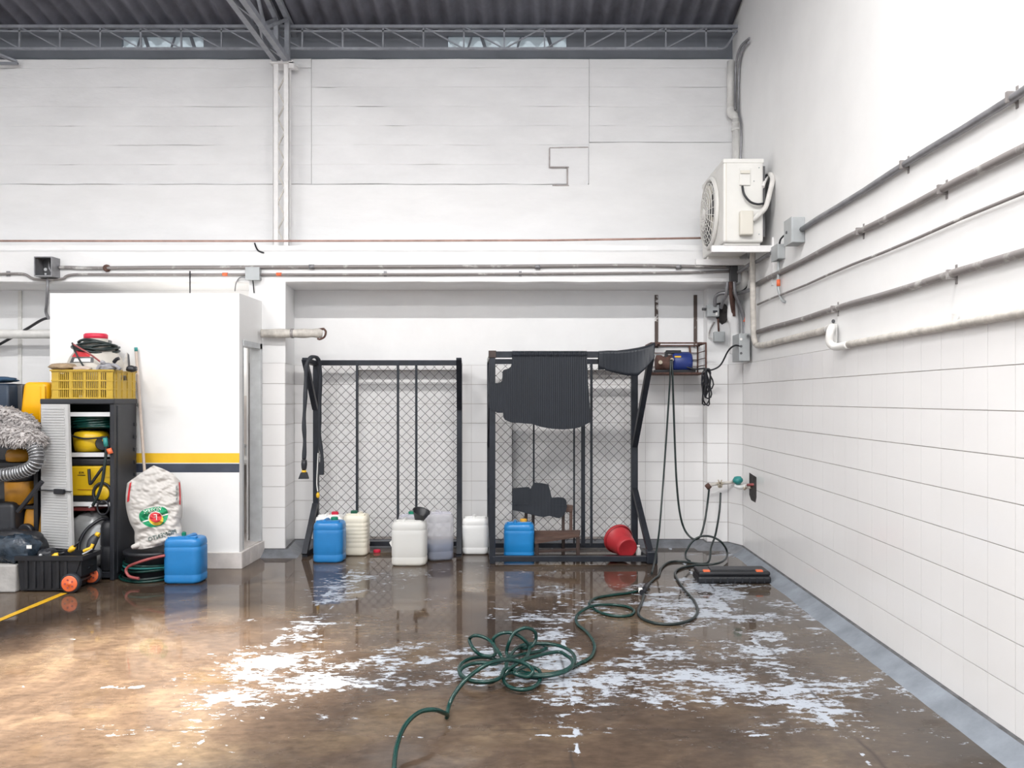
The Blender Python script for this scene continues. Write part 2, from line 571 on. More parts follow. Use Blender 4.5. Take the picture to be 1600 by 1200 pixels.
    l.new(mth('ADD', 0.22, mth('MULTIPLY', wetm, 0.26)), b.inputs['Specular IOR Level'])
    ro = mth('ADD', ro, mth('MULTIPLY', white, 0.22), clamp=True)
    l.new(ro, b.inputs['Roughness'])
    b.inputs['IOR'].default_value = 1.36
    bp = n.new('ShaderNodeBump')
    bp.inputs['Distance'].default_value = 0.004
    hgt = mth('MULTIPLY', nz(9, (0.6, 1, 1), 5, 0.6, (7, 7, 0)), mth('SUBTRACT', 1.0, mth('MULTIPLY', wetm, 0.72)))
    l.new(mth('ADD', hgt, mth('MULTIPLY', white, 0.15)), bp.inputs['Height'])
    bp.inputs['Strength'].default_value = 0.32
    l.new(bp.outputs[0], b.inputs['Normal'])
    M['wet_floor'] = m
floor_mat()
mat('floor_paint', (0.72, 0.42, 0.02), 0.4, col2=(0.30, 0.17, 0.05), th=0.66, soft=0.05, vs=16, stretch=(1, 0.5, 1))

# ------------------------------------------------------------------ lamps of the hall (they hang above and behind the camera), then an added glow lamp
def tube_lamp(x, y, z, power, label):
    t = thing('tube_lamp', (x, y, z), label, 'ceiling lamp', 'twin tube lamps hung under the roof')
    b = B().box((x - 0.9, y - 0.09, z + 0.02), (x + 0.9, y + 0.09, z + 0.09), bev=0.01)
    part(b, 'housing', 'lamp_shell', t)
    for s in (-1, 1):
        part(B().tube([(x - 0.86, y + s * 0.045, z), (x + 0.86, y + s * 0.045, z)], 0.018, 10), 'tube', 'lamp_glow', t)
        part(B().tube([(x + s * 0.7, y, z + 0.09), (x + s * 0.7, y, 5.38 + 0.2 * (8.0 - y) - 0.02)], 0.006, 6), 'hanger', 'conduit', t)
    ld = bpy.data.lights.new('tube_light', 'AREA')
    ld.shape = 'RECTANGLE'
    ld.size, ld.size_y = 1.75, 0.16
    ld.energy = power
    ld.color = (1.0, 0.98, 0.96)
    lo = bpy.data.objects.new('tube_light', ld)
    lo.location = (0, 0, -0.03)
    C.objects.link(lo)
    lo.parent = t
    return t
for yy, zz, row in ((2.6, 5.6, 'front'), (-2.2, 5.9, 'rear')):
    for xx, side in ((-4.6, 'left'), (-1.7, 'middle'), (0.9, 'right')):
        tube_lamp(xx, yy, zz, 150, 'twin tube lamp under the roof, %s of the %s row' % (side, row))

def glow_lamp(x, y, z, power):  # lamp added to lay a warm pool of light on the left floor
    t = thing('added_glow_lamp', (x, y, z), 'added metal lamp with warm bulb for the glow on the left floor', 'ceiling lamp')
    part(B().lathe([(0.05, 0.28), (0.10, 0.24), (0.24, 0.02), (0.25, 0.0), (0.235, 0.02), (0.09, 0.23)], Matrix.Translation((x, y, z)), 24, caps=False), 'reflector', 'lamp_shell', t)
    part(B().lathe([(0.03, 0.22), (0.06, 0.17), (0.06, 0.12), (0.02, 0.08)], Matrix.Translation((x, y, z)), 12), 'bulb', 'lamp_glow', t)
    part(B().tube([(x, y, z + 0.27), (x, y, 5.38 + 0.2 * (8.0 - y) - 0.02)], 0.012, 6), 'stem', 'conduit', t)
    ld = bpy.data.lights.new('added_glow_light', 'SPOT')
    ld.energy = power
    ld.color = (1.0, 0.93, 0.81)
    ld.spot_size = math.radians(31)
    ld.spot_blend = 1.0
    ld.shadow_soft_size = 0.12
    lo = bpy.data.objects.new('added_glow_light', ld)
    lo.location = (0, 0, 0.05)
    C.objects.link(lo)
    lo.parent = t
glow_lamp(-2.3, 4.15, 5.6, 10500)

# ------------------------------------------------------------------ structure
XR = 2.083            # right wall
YB = 7.95             # back wall
YN = 8.08             # niche backs
YP = 7.45             # pillar and beam front
ZT = 1.867            # top of the tiles
Z0 = 0.067            # foot of the tiles
XL = -6.6

fl = single(B().grid(lambda u, v: (XL + u * (2.3 - XL), -6 + v * 14.3, 0), 4, 4, smooth=False).box((XL, -6, -0.1), (2.3, 8.3, -0.01)), 'floor', 'wet_floor',
            'wet brown concrete floor with white detergent streaks', 'floor', kind='structure')

def plan(b, pts, z0, z1):
    return b.prism([(x, y, z0) for x, y in pts], (0, 0, z1 - z0))

N1 = (-1.83, -0.755)
N2 = (-0.212, 1.047)
ZN = 1.818
g = 0.006
def front(off, niches):
    q = [(XL, YB + off), (-2.75, YB + off), (-2.75, YP + off), (-2.396 - off * .5, YP + off), (-2.4645 - off, YB + off)]
    if niches:
        for a, c in (N1, N2):
            q += [(a, YB + off), (a, YN + off), (c, YN + off), (c, YB + off)]
    q += [(1.769 + off, YB + off), (1.775 + off, 7.8 + off), (1.986, 7.8 + off), (XR, 7.6 + off), (2.3, 7.6), (2.3, 8.3), (XL, 8.3)]
    return q
b = B()
plan(b, front(g, True), 0, ZN)
plan(b, front(g, False), ZN, ZT)
wb = single(b, 'wall_back', 'grout', 'tiled white back wall with pillar and two shallow niches', 'wall', kind='structure')
part(plan(B(), front(0, False), ZT, 2.70), 'plaster_field', 'plaster', wb)
part(B().box((XL, YB, 2.70), (2.3, 8.3, 5.03)), 'plaster_upper', 'mortar', wb)
# plain plastered skirt of the wall left of the pillar
part(B().box((XL, YB - 0.004, 0), (-2.76, YB + 0.02, ZT)), 'plaster_low', 'plaster', wb)
# niche reveals and lintels
for a, c in (N1, N2):
    bb = B()
    bb.box((a - 0.012, YB - 0.004, Z0), (a, YN, ZN))
    bb.box((c, YB - 0.004, Z0), (c + 0.012, YN, ZN))
    bb.box((a - 0.012, YB - 0.004, ZN), (c + 0.012, YN, ZN + 0.05))
    part(bb, 'niche_reveal', 'plaster', wb)

# one shared tile mesh, scaled per tile
def tile_mesh():
    b = B()
    b.box((-0.5, 0, -0.5), (0.5, 1, 0.5))
    es = [e for e in b.bm.edges if all(abs(v.co.y) < 1e-5 for v in e.verts)]
    bmesh.ops.bevel(b.bm, geom=es, offset=0.008, segments=1, affect='EDGES')
    me = b.mesh('tile', (0, 0, 0))
    me.materials.append(M['tile'])
    return me
TM = tile_mesh()
def put_tile(parent, c, wd, ht, ang):
    o = bpy.data.objects.new('tile', TM)
    o.location = c
    o.rotation_euler = (random.uniform(-.0022, .0022), 0, ang + random.uniform(-.0022, .0022))
    o.scale = (wd, 0.008, ht)
    o.parent = parent
    C.objects.link(o)
rows = [(Z0 + 0.2 * k, Z0 + 0.2 * (k + 1)) for k in range(9)]
def tile_run(parent, p0, p1, edges=None, ztop=ZT):
    p0, p1 = Vector((*p0, 0)), Vector((*p1, 0))
    d = p1 - p0
    L = d.length
    d.normalize()
    ang = math.atan2(d.y, d.x)
    cuts = [0, L]
    if edges:
        cuts = sorted(set([0.0, L] + [e for e in edges if 0.035 < e < L - 0.035]))
    for a, c in zip(cuts[:-1], cuts[1:]):
        for z0, z1 in rows:
            z1 = min(z1, ztop)
            if z1 - z0 < 0.03:
                continue
            put_tile(parent, p0 + d * (a + c) / 2 + Vector((0, 0, (z0 + z1) / 2)), (c - a) - 0.002, (z1 - z0) - 0.0042, ang)
E = [1.769 - 0.2 * k for k in range(24)]
def xr(a, c, y, zt=ZT):
    tile_run(wb, (a, y), (c, y), [e - a for e in E], zt)
tile_run(wb, (-2.632, YP), (-2.40, YP))
tile_run(wb, (-2.398, YP + 0.01), (-2.4655, YB), [0.1, 0.3])
xr(-2.4645, N1[0] - 0.012, YB)
xr(N1[0], N1[1], YN, ZN)
xr(N1[1] + 0.012, N2[0] - 0.012, YB)
xr(N2[0], N2[1], YN, ZN)
xr(N2[1] + 0.012, 1.767, YB)
tile_run(wb, (1.773, 7.8), (1.985, 7.8))
tile_run(wb, (1.988, 7.796), (XR - 0.002, 7.602))
tile_run(wb, (1.769, YB), (1.775, 7.81))

# blocks of the upper wall: course strips with worn edges
def course(x0, x1, z0, z1, proud, m='block_paint', amp=0.010):
    n = max(2, int((x1 - x0) / 0.16))
    b = B()
    R = []
    sd = random.random() * 50
    for i in range(n + 1):
        x = x0 + (x1 - x0) * i / n
        j = noise.noise(Vector((x * 2.6 + sd, z0 * 3, 0))) * amp
        k = noise.noise(Vector((x * 2.6 + sd, z1 * 3, 5))) * amp
        y = YB - proud
        R.append([(x, y + 0.004, z0 + j), (x, y, z0 + j + 0.006), (x, y, z1 + k - 0.006), (x, y + 0.004, z1 + k), (x, YB + 0.03, z1 + k), (x, YB + 0.03, z0 + j)])
    b.rings(R, smooth=False)
    return part(b, 'block_course', m, wb)
zs = 3.738
for k in range(7):
    z0, z1 = zs + 0.2 * k, min(zs + 0.2 * (k + 1) + 0.0035, 5.03)
    if z1 - z0 < 0.03:
        continue
    course(XL, -2.286, z0, z1, 0.012)
    if z1 > 4.2:
        if z0 < 4.157:
            z0b = 4.170
        else:
            z0b = z0
        course(-2.280, 0.583, z0, z1, 0.020)
        course(0.587, 2.083, z0b, z1, 0.014)
    else:
        course(-2.280, 0.583, z0, z1, 0.020)
course(XL, 0.583, 3.03, 3.726, 0.040, 'rough_plaster', 0.008)
course(0.583, 2.083, 3.03, 4.157, 0.040, 'rough_plaster', 0.008)
# proud patch with a stepped outline
o = [(860, 231), (919, 231), (919, 289), (888, 289), (888, 260), (860, 260)]
part(B().prism([P(x, y, YB - 0.036) for x, y in o], (0, 0.03, 0)), 'stepped_patch', 'block_paint', wb)
gp = B()
for a_, c_, w_ in (((858.5, 232), (858.5, 262), 0.012), ((858.5, 231), (919, 230), 0.010), ((858, 261.5), (889, 261.5), 0.020), ((886.5, 262), (886.5, 290), 0.014), ((863, 290), (889, 290), 0.026)):
    gp.bar(P(*a_, YB - 0.038), P(*c_, YB - 0.038), w_, 0.008)
part(gp, 'patch_gap', 'patch_line', wb)

# beam on the pillar
b = B()
R = []
for i in range(61):
    x = XL + (XR - XL) * i / 60
    j = noise.noise(Vector((x * 3, 0, 0))) * 0.012
    k = noise.noise(Vector((x * 2, 4, 0))) * 0.008
    R.append([(x, YP, 2.655 + j * .5), (x, YP - 0.003, 2.80), (x, YP, 2.945 + k), (x, YP + 0.07, 2.985 + k), (x, YB - 0.03, 3.045), (x, YB + 0.02, 3.045), (x, YB + 0.02, 2.640), (x, YP + 0.03, 2.640 + j)])
b.rings(R, smooth=False)
bm_ = single(b, 'trim_1', 'rough_plaster', 'white plastered concrete beam along the back wall', 'beam', kind='structure')
bl = B()
R = []
for i in range(121):
    x = XL + (XR - 0.1 - XL) * i / 120
    j = noise.noise(Vector((x * 4, 9, 0))) * 0.014 + noise.noise(Vector((x * 11, 2, 0))) * 0.008
    R.append([(x, YP + 0.045 + j, 2.95), (x, YP + 0.055 + j, 3.02 + j), (x, YB, 3.07), (x, YB, 2.95)])
bl.rings(R, smooth=False)
part(bl, 'mortar_ledge', 'rough_plaster', bm_)

# right wall
wr = single(B().prism([(XR + g, -6, 0), (XR + g, 7.7, 0), (XR + g, 7.7, 5.6), (XR + g, -6, 8.3)], (0.22, 0, 0)), 'wall_right', 'grout',
            'tall white right wall, plaster above square tiles', 'wall', kind='structure')
part(B().prism([(XR, -6, ZT), (XR, 8.0, ZT), (XR, 8.0, 5.45), (XR, -6, 8.2)], (0.1, 0, 0)), 'plaster_field', 'booth_paint', wr)
Er = [7.6 - (3.316 + 0.2 * k) for k in range(-2, 22)]
tile_run(wr, (XR, 7.598), (XR, 3.316 - 0.6), sorted(e for e in Er))
part(B().box((XR, -6, Z0), (XR + 0.02, 2.716, ZT)), 'tile_cladding', 'tile_far', wr, kind='stuff')

# left wall, outside the frame
single(B().prism([(XL - 0.2, -6, 0), (XL - 0.2, 8.3, 0), (XL - 0.2, 8.3, 5.3), (XL - 0.2, -6, 8.2)], (0.2, 0, 0)), 'wall_left', 'plaster',
       'plain white wall at the far left', 'wall', kind='structure')

# curb fillet round the foot of the walls: a dark upright edge, then a pale slope
CPR = [(XR, -6), (XR, 7.5)]
CPB = [(XR, 7.5), (XR, 7.6), (1.986, 7.8), (1.775, 7.8), (1.769, 7.95), (-2.4645, 7.95), (-2.396, 7.45), (-2.60, 7.45)]
def offset_path(pts, d):
    out = []
    for i, p in enumerate(pts):
        a = Vector(pts[max(i - 1, 0)])
        c = Vector(pts[min(i + 1, len(pts) - 1)])
        p = Vector(p)
        n1 = (p - a).normalized() if i > 0 else (c - p).normalized()
        n2 = (c - p).normalized() if i < len(pts) - 1 else n1
        m1, m2 = Vector((-n1.y, n1.x)), Vector((-n2.y, n2.x))
        mm = (m1 + m2)
        mm = mm.normalized() if mm.length > 1e-3 else m1
        out.append(p + mm * d / max(0.5, mm.dot(m1)))
    return out
def densify(pts, st=0.12):
    out = []
    for a, c in zip(pts[:-1], pts[1:]):
        a, c = Vector(a), Vector(c)
        n = max(1, int((c - a).length / st))
        out += [a + (c - a) * i / n for i in range(n)]
    return out + [Vector(pts[-1])]
def strip(b, prof, CP):
    k = []
    for d, z in prof:
        k.append(offset_path(CP, d))
    segs = []
    for i in range(len(CP) - 1):
        n = max(1, int((Vector(CP[i + 1]) - Vector(CP[i])).length / 0.12))
        for j in range(n + (1 if i == len(CP) - 2 else 0)):
            segs.append((i, j / n))
    R = []
    for i, t in segs:
        ring = []
        for q, (d, z) in enumerate(prof):
            p = k[q][i].lerp(k[q][i + 1], t)
            wv = noise.noise(Vector((p.x * 3, p.y * 3, q))) * 0.012 if 0 < q < len(prof) - 1 else noise.noise(Vector((p.x * 2, p.y * 2, q))) * 0.02 * (q == len(prof) - 1)
            nn = (k[-1][i].lerp(k[-1][i + 1], t) - k[0][i].lerp(k[0][i + 1], t)).normalized()
            p = p + nn * wv
            ring.append((p.x, p.y, z))
        R.append(ring)
    vs = [[b.bm.verts.new(Vector(v)) for v in r] for r in R]
    for i in range(len(vs) - 1):
        for q in range(len(prof) - 1):
            f = b.bm.faces.new((vs[i][q], vs[i][q + 1], vs[i + 1][q + 1], vs[i + 1][q]))
            f.smooth = True
    return b
for nm, cp, m_, lb in (('baseboard_right', CPR, 'curb', 'pale bluish grey cement fillet along the right wall'), ('baseboard_back', CPB, 'curb_wet', 'dark wet cement fillet along the back wall')):
    cu = single(strip(B(), [(0.018, 0.062), (0.045, 0.045), (0.085, 0.020), (0.125, 0.002), (0.14, -0.004)], cp), nm, m_, lb, 'baseboard', kind='structure')
    part(strip(B(), [(-0.004, 0.068), (0.010, 0.068), (0.024, 0.050), (0.045, 0.034)], cp), 'curb_edge', 'curb_edge', cu)

# roof of corrugated sheets
def roof_z(y):
    return 5.38 + 0.2 * (8.0 - y)
ce_ = thing('ceiling', (0, 0, 0), 'dark corrugated roof seen from below', 'roof', kind='structure')
for s in range(9):
    x0 = XR + 0.12 - 1.062 * s
    def fn(u, v, x0=x0, s=s):
        x = x0 - 1.09 * u
        y = 8.25 - v * 14.2
        return (x, y, roof_z(y) + 0.034 * math.cos((x - XR) / 0.177 * 2 * math.pi) + 0.004 * (s % 2))
    bb = B().grid(fn, 49, 1)
    part(bb, 'roof_sheet', 'roof_sheet', ce_)

# grey fascia between wall head and roof, with two slots to the outside
b = B()
ya, yb2 = 8.0, 8.03
h1 = (P(190, 0, ya).x, P(318, 0, ya).x)
h2 = (P(700, 0, ya).x, P(885, 0, ya).x)
za, zb_ = P(0, 76, ya).z, P(0, 56, ya).z
b.box((XL, ya, 5.0), (XR, yb2, za))
b.box((XL, ya, zb_), (XR, yb2, 5.7))
for a, c in ((XL, h1[0]), (h1[1], h2[0]), (h2[1], XR)):
    b.box((a, ya, za), (c, yb2, zb_))
fa = single(b, 'trim_2', 'fascia', 'grey sheet fascia between the back wall and the roof', 'fascia', kind='structure')
for i, (a, c) in enumerate((h1, h2)):  # milky sheet added behind each open slot to keep the sky pale
    wn = single(B().box((a, ya + 0.04, za - 0.02), (c, ya + 0.046, zb_ + 0.02)), 'window_%d' % (i + 1), 'sheet_film',
                ('left' if i == 0 else 'right') + ' milky sheet added to dim the sky slot under the roof', 'window', kind='structure')
    for k in range(4):
        x = a + (c - a) * (k + 0.7 + 0.3 * math.sin(k * 5)) / 4.4
        part(B().bar((x, ya + 0.034, za - .01), (x + 0.05 * (-1) ** k, ya + 0.034, zb_ + .01), 0.02 + 0.015 * (k % 2), 0.006), 'glazing_bar', 'fascia', wn)

# purlin truss along the back wall
def truss_x():
    y = 7.8
    zt, zbm = 5.297, 5.075
    t = thing('purlin_truss', (0, y, zbm), 'long grey lattice purlin under the roof along the back wall', 'truss')
    part(B().bar((XL, y, zt), (XR, y, zt), 0.03).bar((XL, y, zt - 0.045), (XR, y, zt - 0.045), 0.016), 'top_chord', 'truss_steel', t)
    part(B().bar((XL, y, zbm), (XR - 0.2, y, zbm), 0.022), 'bottom_chord', 'truss_steel', t)
    k = 0
    x = XR - 0.32
    while x > XL:
        part(B().bar((x, y, zbm), (x, y, zt), 0.016), 'web_post', 'truss_steel', t)
        s = 1 if x > -0.25 else -1
        part(B().bar((x if s > 0 else x - 0.41, y, zt if s > 0 else zt), (x - 0.41 if s > 0 else x, y, zbm), 0.012), 'web_diagonal', 'truss_steel', t)
        x -= 0.41
    part(B().tube(curve([(XR - 0.2, y, zbm), (XR - 0.12, y, zbm + .02), (XR - 0.02, y, zbm + 0.17)]), 0.012, 6), 'end_strut', 'truss_steel', t)
truss_x()

# lattice column and the roof truss it carries
XC0, XC1 = P(432, 0, 7.75).x, P(449, 0, 7.75).x
YC = 7.75
zc0, zc1 = 3.06, P(0, 100, YC).z
t = thing('lattice_column', ((XC0 + XC1) / 2, YC, zc0), 'white painted lattice steel column standing on the beam', 'column')
for x in (XC0, XC1):
    part(B().box((x - 0.026, YC - 0.03, zc0), (x + 0.026, YC - 0.022, zc1)).box((x - 0.026 if x == XC0 else x + 0.018, YC - 0.03, zc0), (x - 0.018 if x == XC0 else x + 0.026, YC + 0.04, zc1)), 'angle_post', 'white_steel', t)
z = zc0 + 0.02
k = 0
while z < zc1 - 0.14:
    a, c = (XC0 + 0.02, XC1 - 0.02) if k % 2 else (XC1 - 0.02, XC0 + 0.02)
    part(B().bar((a, YC - 0.018, z), (c, YC - 0.018, z + 0.14), 0.012), 'lacing_bar', 'pvc_dirt_shade', t)  # darker colour stands in for shade between the white posts
    z += 0.14
    k += 1
part(B().box((XC0 - 0.05, YC - 0.05, zc1 - 0.012), (XC1 + 0.08, YC + 0.12, zc1 + 0.012)).box((XC1 + 0.03, YC - 0.05, zc1 - 0.06), (XC1 + 0.08, YC - 0.04, zc1)), 'head_plate', 'white_steel', t)

t = thing('roof_truss', ((XC0 + XC1) / 2, YC, zc1), 'grey lattice roof truss running from column head towards the camera', 'truss')
za = zc1 + 0.03
for x in (XC0, XC1):
    part(B().bar((x, 7.9, za), (x, 0.0, za + 0.1), 0.055, 0.055), 'bottom_chord', 'truss_steel', t)
    part(B().bar((x, 8.0, roof_z(8.0) - 0.07), (x, 0.0, roof_z(0.0) - 0.07), 0.05, 0.05), 'top_chord', 'truss_steel', t)
    part(B().bar((x, YC, za), (x, YC, roof_z(YC) - 0.08), 0.045), 'post', 'truss_steel', t)
    y = YC
    k = 0
    while y > 0.8:
        a = (x, y, roof_z(y) - 0.08) if k % 2 == 0 else (x, y, za + 0.02)
        c = (x, y - 0.65, za + 0.02) if k % 2 == 0 else (x, y - 0.65, roof_z(y - .65) - 0.08)
        part(B().bar(a, c, 0.026), 'web_diagonal', 'truss_steel', t)
        y -= 0.65
        k += 1
y = YC
k = 0
while y > 0.8:
    part(B().bar((XC0 if k % 2 else XC1, y, za), (XC1 if k % 2 else XC0, y - 0.4, za), 0.018), 'lacing_bar', 'truss_steel', t)
    y -= 0.4
    k += 1
# loose bracing bar at the upper left
single(B().bar(P(-60, 62, 7.6), P(27, 97, 7.85), 0.05, 0.02).bar(P(-60, 99, 7.8), P(28, 99, 7.86), 0.03, 0.02), 'bracing_bar', 'truss_steel', 'dark slanting bracing bar at the upper left wall head', 'brace')

# ------------------------------------------------------------------ white booth on the left, with a door in its side
XB, YF, ZB = -2.626, 6.88, 2.466
XBL = P(78, 0, YF).x
YD0, YD1, ZD = 6.96, 7.43, 2.05
b = B()
b.box((XBL, YF, 0), (XB, YF + 0.08, ZB))                       # front
b.box((XBL, YF + 0.08, 0), (XBL + 0.1, YB, ZB))                # left
b.box((XB - 0.10, YD1, 0), (XB, 7.449, ZB))                     # jamb to the pillar
b.box((XB - 0.10, YF + 0.08, ZD), (XB, YD1, ZB))               # over the door
bo = single(b, 'wall_booth', 'booth_paint', 'white painted booth with yellow and black stripe', 'booth', kind='structure')
part(B().box((XBL, YF + 0.08, 0), (XB + 0.0, YB - 0.01, 0.15)), 'booth_floor', 'skirt', bo)
b = B()
b.box((XBL - 0.02, YF - 0.022, 0), (XB + 0.03, YF, 0.145), bev=0.004)
for k in range(3):
    y0 = YF + 0.002 + k * 0.2
    b.box((XB, y0, 0), (XB + 0.03, min(y0 + 0.197, 7.44), 0.145), bev=0.003)
part(b, 'skirting', 'skirt', bo)
z = [P(0, y, YF).z for y in (708, 723, 724.5, 738)]
part(B().box((XBL, YF - 0.002, z[1]), (XB + 0.001, YF, z[0])), 'yellow_stripe', 'stripe_yellow', bo)
part(B().box((XBL, YF - 0.002, z[3]), (XB - 0.0, YF, z[2])), 'black_stripe', 'stripe_dark', bo)
# inside of the booth: tiles half way, mirror, basin
part(B().box((-3.6, 7.90, 0.15), (-2.76, 7.945, 1.55)), 'inner_tiling', 'skirt', bo)
part(B().box((-2.765, 7.43, 0.15), (-2.75, 7.94, 2.3)), 'inner_side', 'plaster', bo)
ds = single(B().box((XB - 0.09, YD0, ZD - 0.05), (XB + 0.012, YD1, ZD)).box((XB - 0.09, YD1 - 0.05, 0.15), (XB + 0.012, YD1, ZD)).box((XB - 0.09, YD0 - 0.005, 0.15), (XB - 0.0, YD0 + 0.03, ZD)),
            'door_1', 'aluminium', 'aluminium door frame in the side of the white booth', 'door', kind='structure')
hinge = P(403, 700, YD1 - 0.02)
part(B().box((XB - 0.20, YD1 - 0.085, 1.22), (XB - 0.17, YD1 - 0.045, 1.36)).box((XB - 0.20, YD1 - 0.085, 1.02), (XB - 0.17, YD1 - 0.045, 1.05)), 'door_handle', 'box_dark', ds)
t = thing('wash_basin', (-3.02, 7.78, 0.8), 'white wall basin seen through the booth door', 'basin')
b = B()
b.box((-3.30, 7.62, 0.86), (-2.78, 7.90, 0.94), bev=0.025)
part(b, 'bowl', 'white_can', t)
part(B().tube(curve([(-2.92, 7.84, 0.93), (-2.92, 7.84, 1.02), (-2.92, 7.78, 1.05), (-2.92, 7.74, 1.02)]), 0.014, 8), 'tap', 'aluminium', t)
part(B().tube([(-3.0, 7.84, 0.87), (-3.0, 7.84, 0.55), (-3.0, 7.89, 0.5)], 0.022, 8), 'waste_pipe', 'pvc', t)

t = thing('added_booth_lamp', (-3.3, 7.4, 2.2), 'added bare bulb brightening the inside of the white booth', 'lamp')
part(B().tube([(-3.3, 7.4, 2.27), (-3.3, 7.4, 2.75)], 0.006, 6), 'cord', 'cable_black', t)
part(B().lathe([(0.01, 0.10), (0.016, 0.07), (0.032, 0.04), (0.032, 0.015), (0.012, 0.0)], Matrix.Translation((-3.3, 7.4, 2.18)), 14), 'bulb', 'lamp_glow', t)
ld = bpy.data.lights.new('booth_fill_light', 'POINT')  # light added to lift the dark booth interior
ld.energy = 8
ld.color = (1.0, 0.95, 0.88)
ld.shadow_soft_size = 0.05
lo = bpy.data.objects.new('booth_fill_light', ld)
lo.location = (0, 0, -0.1)
C.objects.link(lo)
lo.parent = t

# yellow floor line
single(B().grid(lambda u, v: (-3.685 + 0.055 * u + 0.006 * noise.noise(Vector((0, v * 9, u))), 1.2 + 4.8 * v, 0.0025), 2, 40, smooth=False), 'floor_line', 'floor_paint', 'worn yellow line painted on the floor by the toolbox', 'floor marking')

# ------------------------------------------------------------------ wiring and pipes on the walls
def clip(b, p, n, r):
    b.tube([Vector(p) - Vector(n) * 0.012, Vector(p) + Vector(n) * 0.012], r, 10)

yb = YP - 0.02
rod = single(B().tube([(XL, YP + 0.05, 3.062), (-2.75, YP + 0.05, 3.060), (-1.2, YP + .05, 3.063), (0.2, YP + 0.05, 3.067), (1.7, YP + 0.05, 3.09)], 0.010, 8), 'thin_pipe', 'copper_paint', 'thin reddish pipe along the top of the beam', 'pipe')
single(B().tube(curve([P(398, 380, 7.5), P(400, 386, 7.47), P(404, 392, 7.45), P(412, 395, 7.44)]), 0.008, 6), 'black_cable', 'cable_black', 'short black cable hanging beside the foot of lattice column', 'cable')

t = thing('upper_conduit', P(600, 417, yb), 'upper of the two grey conduits along the beam', 'conduit')
part(B().tube(curve([P(93, 418, yb), P(110, 418, yb), P(140, 419, yb), P(250, 418, yb), P(480, 417, yb), P(800, 416, yb), P(1000, 415, yb), P(1148, 418, yb)]), 0.017, 8), 'pipe', 'conduit_painted', t)
part(B().lathe([(0.002, 0), (0.034, 0), (0.036, 0.03), (0.02, 0.04)], axis(P(167, 419, YP), P(167, 419, YP - 0.1)), 14), 'rusty_coupling', 'rust', t)
for px in (487, 840, 1060):
    part(B().tube([P(px - 4, 417, yb), P(px + 4, 417, yb)], 0.023, 10), 'coupling', 'conduit', t)
t = thing('lower_conduit', P(600, 429, yb), 'lower of the two grey conduits along the beam', 'conduit')
part(B().tube(curve([(XL, yb, P(0, 428, yb).z), P(-60, 428, yb), P(0, 428, yb), P(36, 428, yb), P(55, 436, yb), P(95, 436, yb), P(115, 429, yb), P(200, 429, yb), P(500, 429, yb), P(800, 428, yb), P(1050, 426, yb), P(1140, 424, yb)]), 0.012, 8), 'pipe', 'conduit_painted', t)
for px in (352, 436):
    part(B().tube([P(px - 4, 428.6, yb), P(px + 4, 428.6, yb)], 0.016, 10), 'orange_coupling', 'orange', t)
for px in (13, 602, 813):
    part(B().box(P(px - 2, 432, YP), P(px + 2, 423.5, YP - 0.012)), 'clip', 'conduit', t)

# open junction box at the left end
a0, a1 = P(54, 432, YP - 0.12), P(82, 401, YP - 0.12)
t = thing('junction_box', P(70, 433, YP), 'open grey steel junction box on the beam at far left', 'electrical box')
b = B()
y0, y1 = YP - 0.13, YP - 0.002
x0, x1, z0, z1 = a0.x, a1.x, a0.z, a1.z
th = 0.01
b.box((x0, y0, z0), (x0 + th, y1, z1)).box((x1 - th, y0, z0), (x1, y1, z1)).box((x0 + th, y0, z0), (x1 - th, y1, z0 + th)).box((x0 + th, y0, z1 - th), (x1 - th, y1, z1))
part(b, 'shell', 'conduit', t)
part(B().box((x0 + th, y1 - 0.006, z0 + th), (x1 - th, y1, z1 - th)), 'back_plate', 'box_dark', t)
for zz, r in ((0.45, 0.016), (0.22, 0.010)):
    part(B().lathe([(r, 0), (r, 0.004)], axis((x0 + 0.035, y1 - 0.006, z0 + (z1 - z0) * zz), (x0 + 0.035, y0, z0 + (z1 - z0) * zz)), 14), 'knockout', 'shelf_white', t)
part(B().tube(curve([(x0 + 0.08, y1 - 0.02, z1 - 0.03), (x0 + 0.10, y1 - 0.05, z1 - 0.10), (x1 - 0.05, y1 - 0.03, z0 + 0.03)]), 0.012, 6), 'wire', 'conduit', t)
t = thing('drop_conduit', P(74, 500, YP), 'grey conduit dropping from the open junction box behind the booth', 'conduit')
part(B().tube(curve([P(75, 434, yb), P(74, 455, yb), P(73, 475, yb + 0.05), P(72, 488, yb + 0.1), P(77, 499, yb + 0.12)]), 0.014, 8), 'pipe', 'conduit', t)
part(B().tube(curve([P(77, 497, yb + 0.12), P(65, 500, 7.6), P(40, 515, 7.7), P(5, 535, 7.8), P(-40, 560, 7.85), P(-70, 600, 7.90), P(-75, 700, 7.92), P(-75, 840, 7.92)]), 0.014, 8), 'black_cable', 'cable_black', t)
single(B().tube([(XL, 7.72, P(0, 522, 7.72).z), (-4.2, 7.72, P(0, 522, 7.72).z)], 0.046, 16), 'white_pipe', 'pvc', 'thick white pipe behind the booth at far left', 'pipe')
single(B().box(P(30, 455, YB), P(33, 610, YB - 0.02)), 'wall_batten', 'pvc', 'pale upright batten on the back wall left of booth', 'batten')

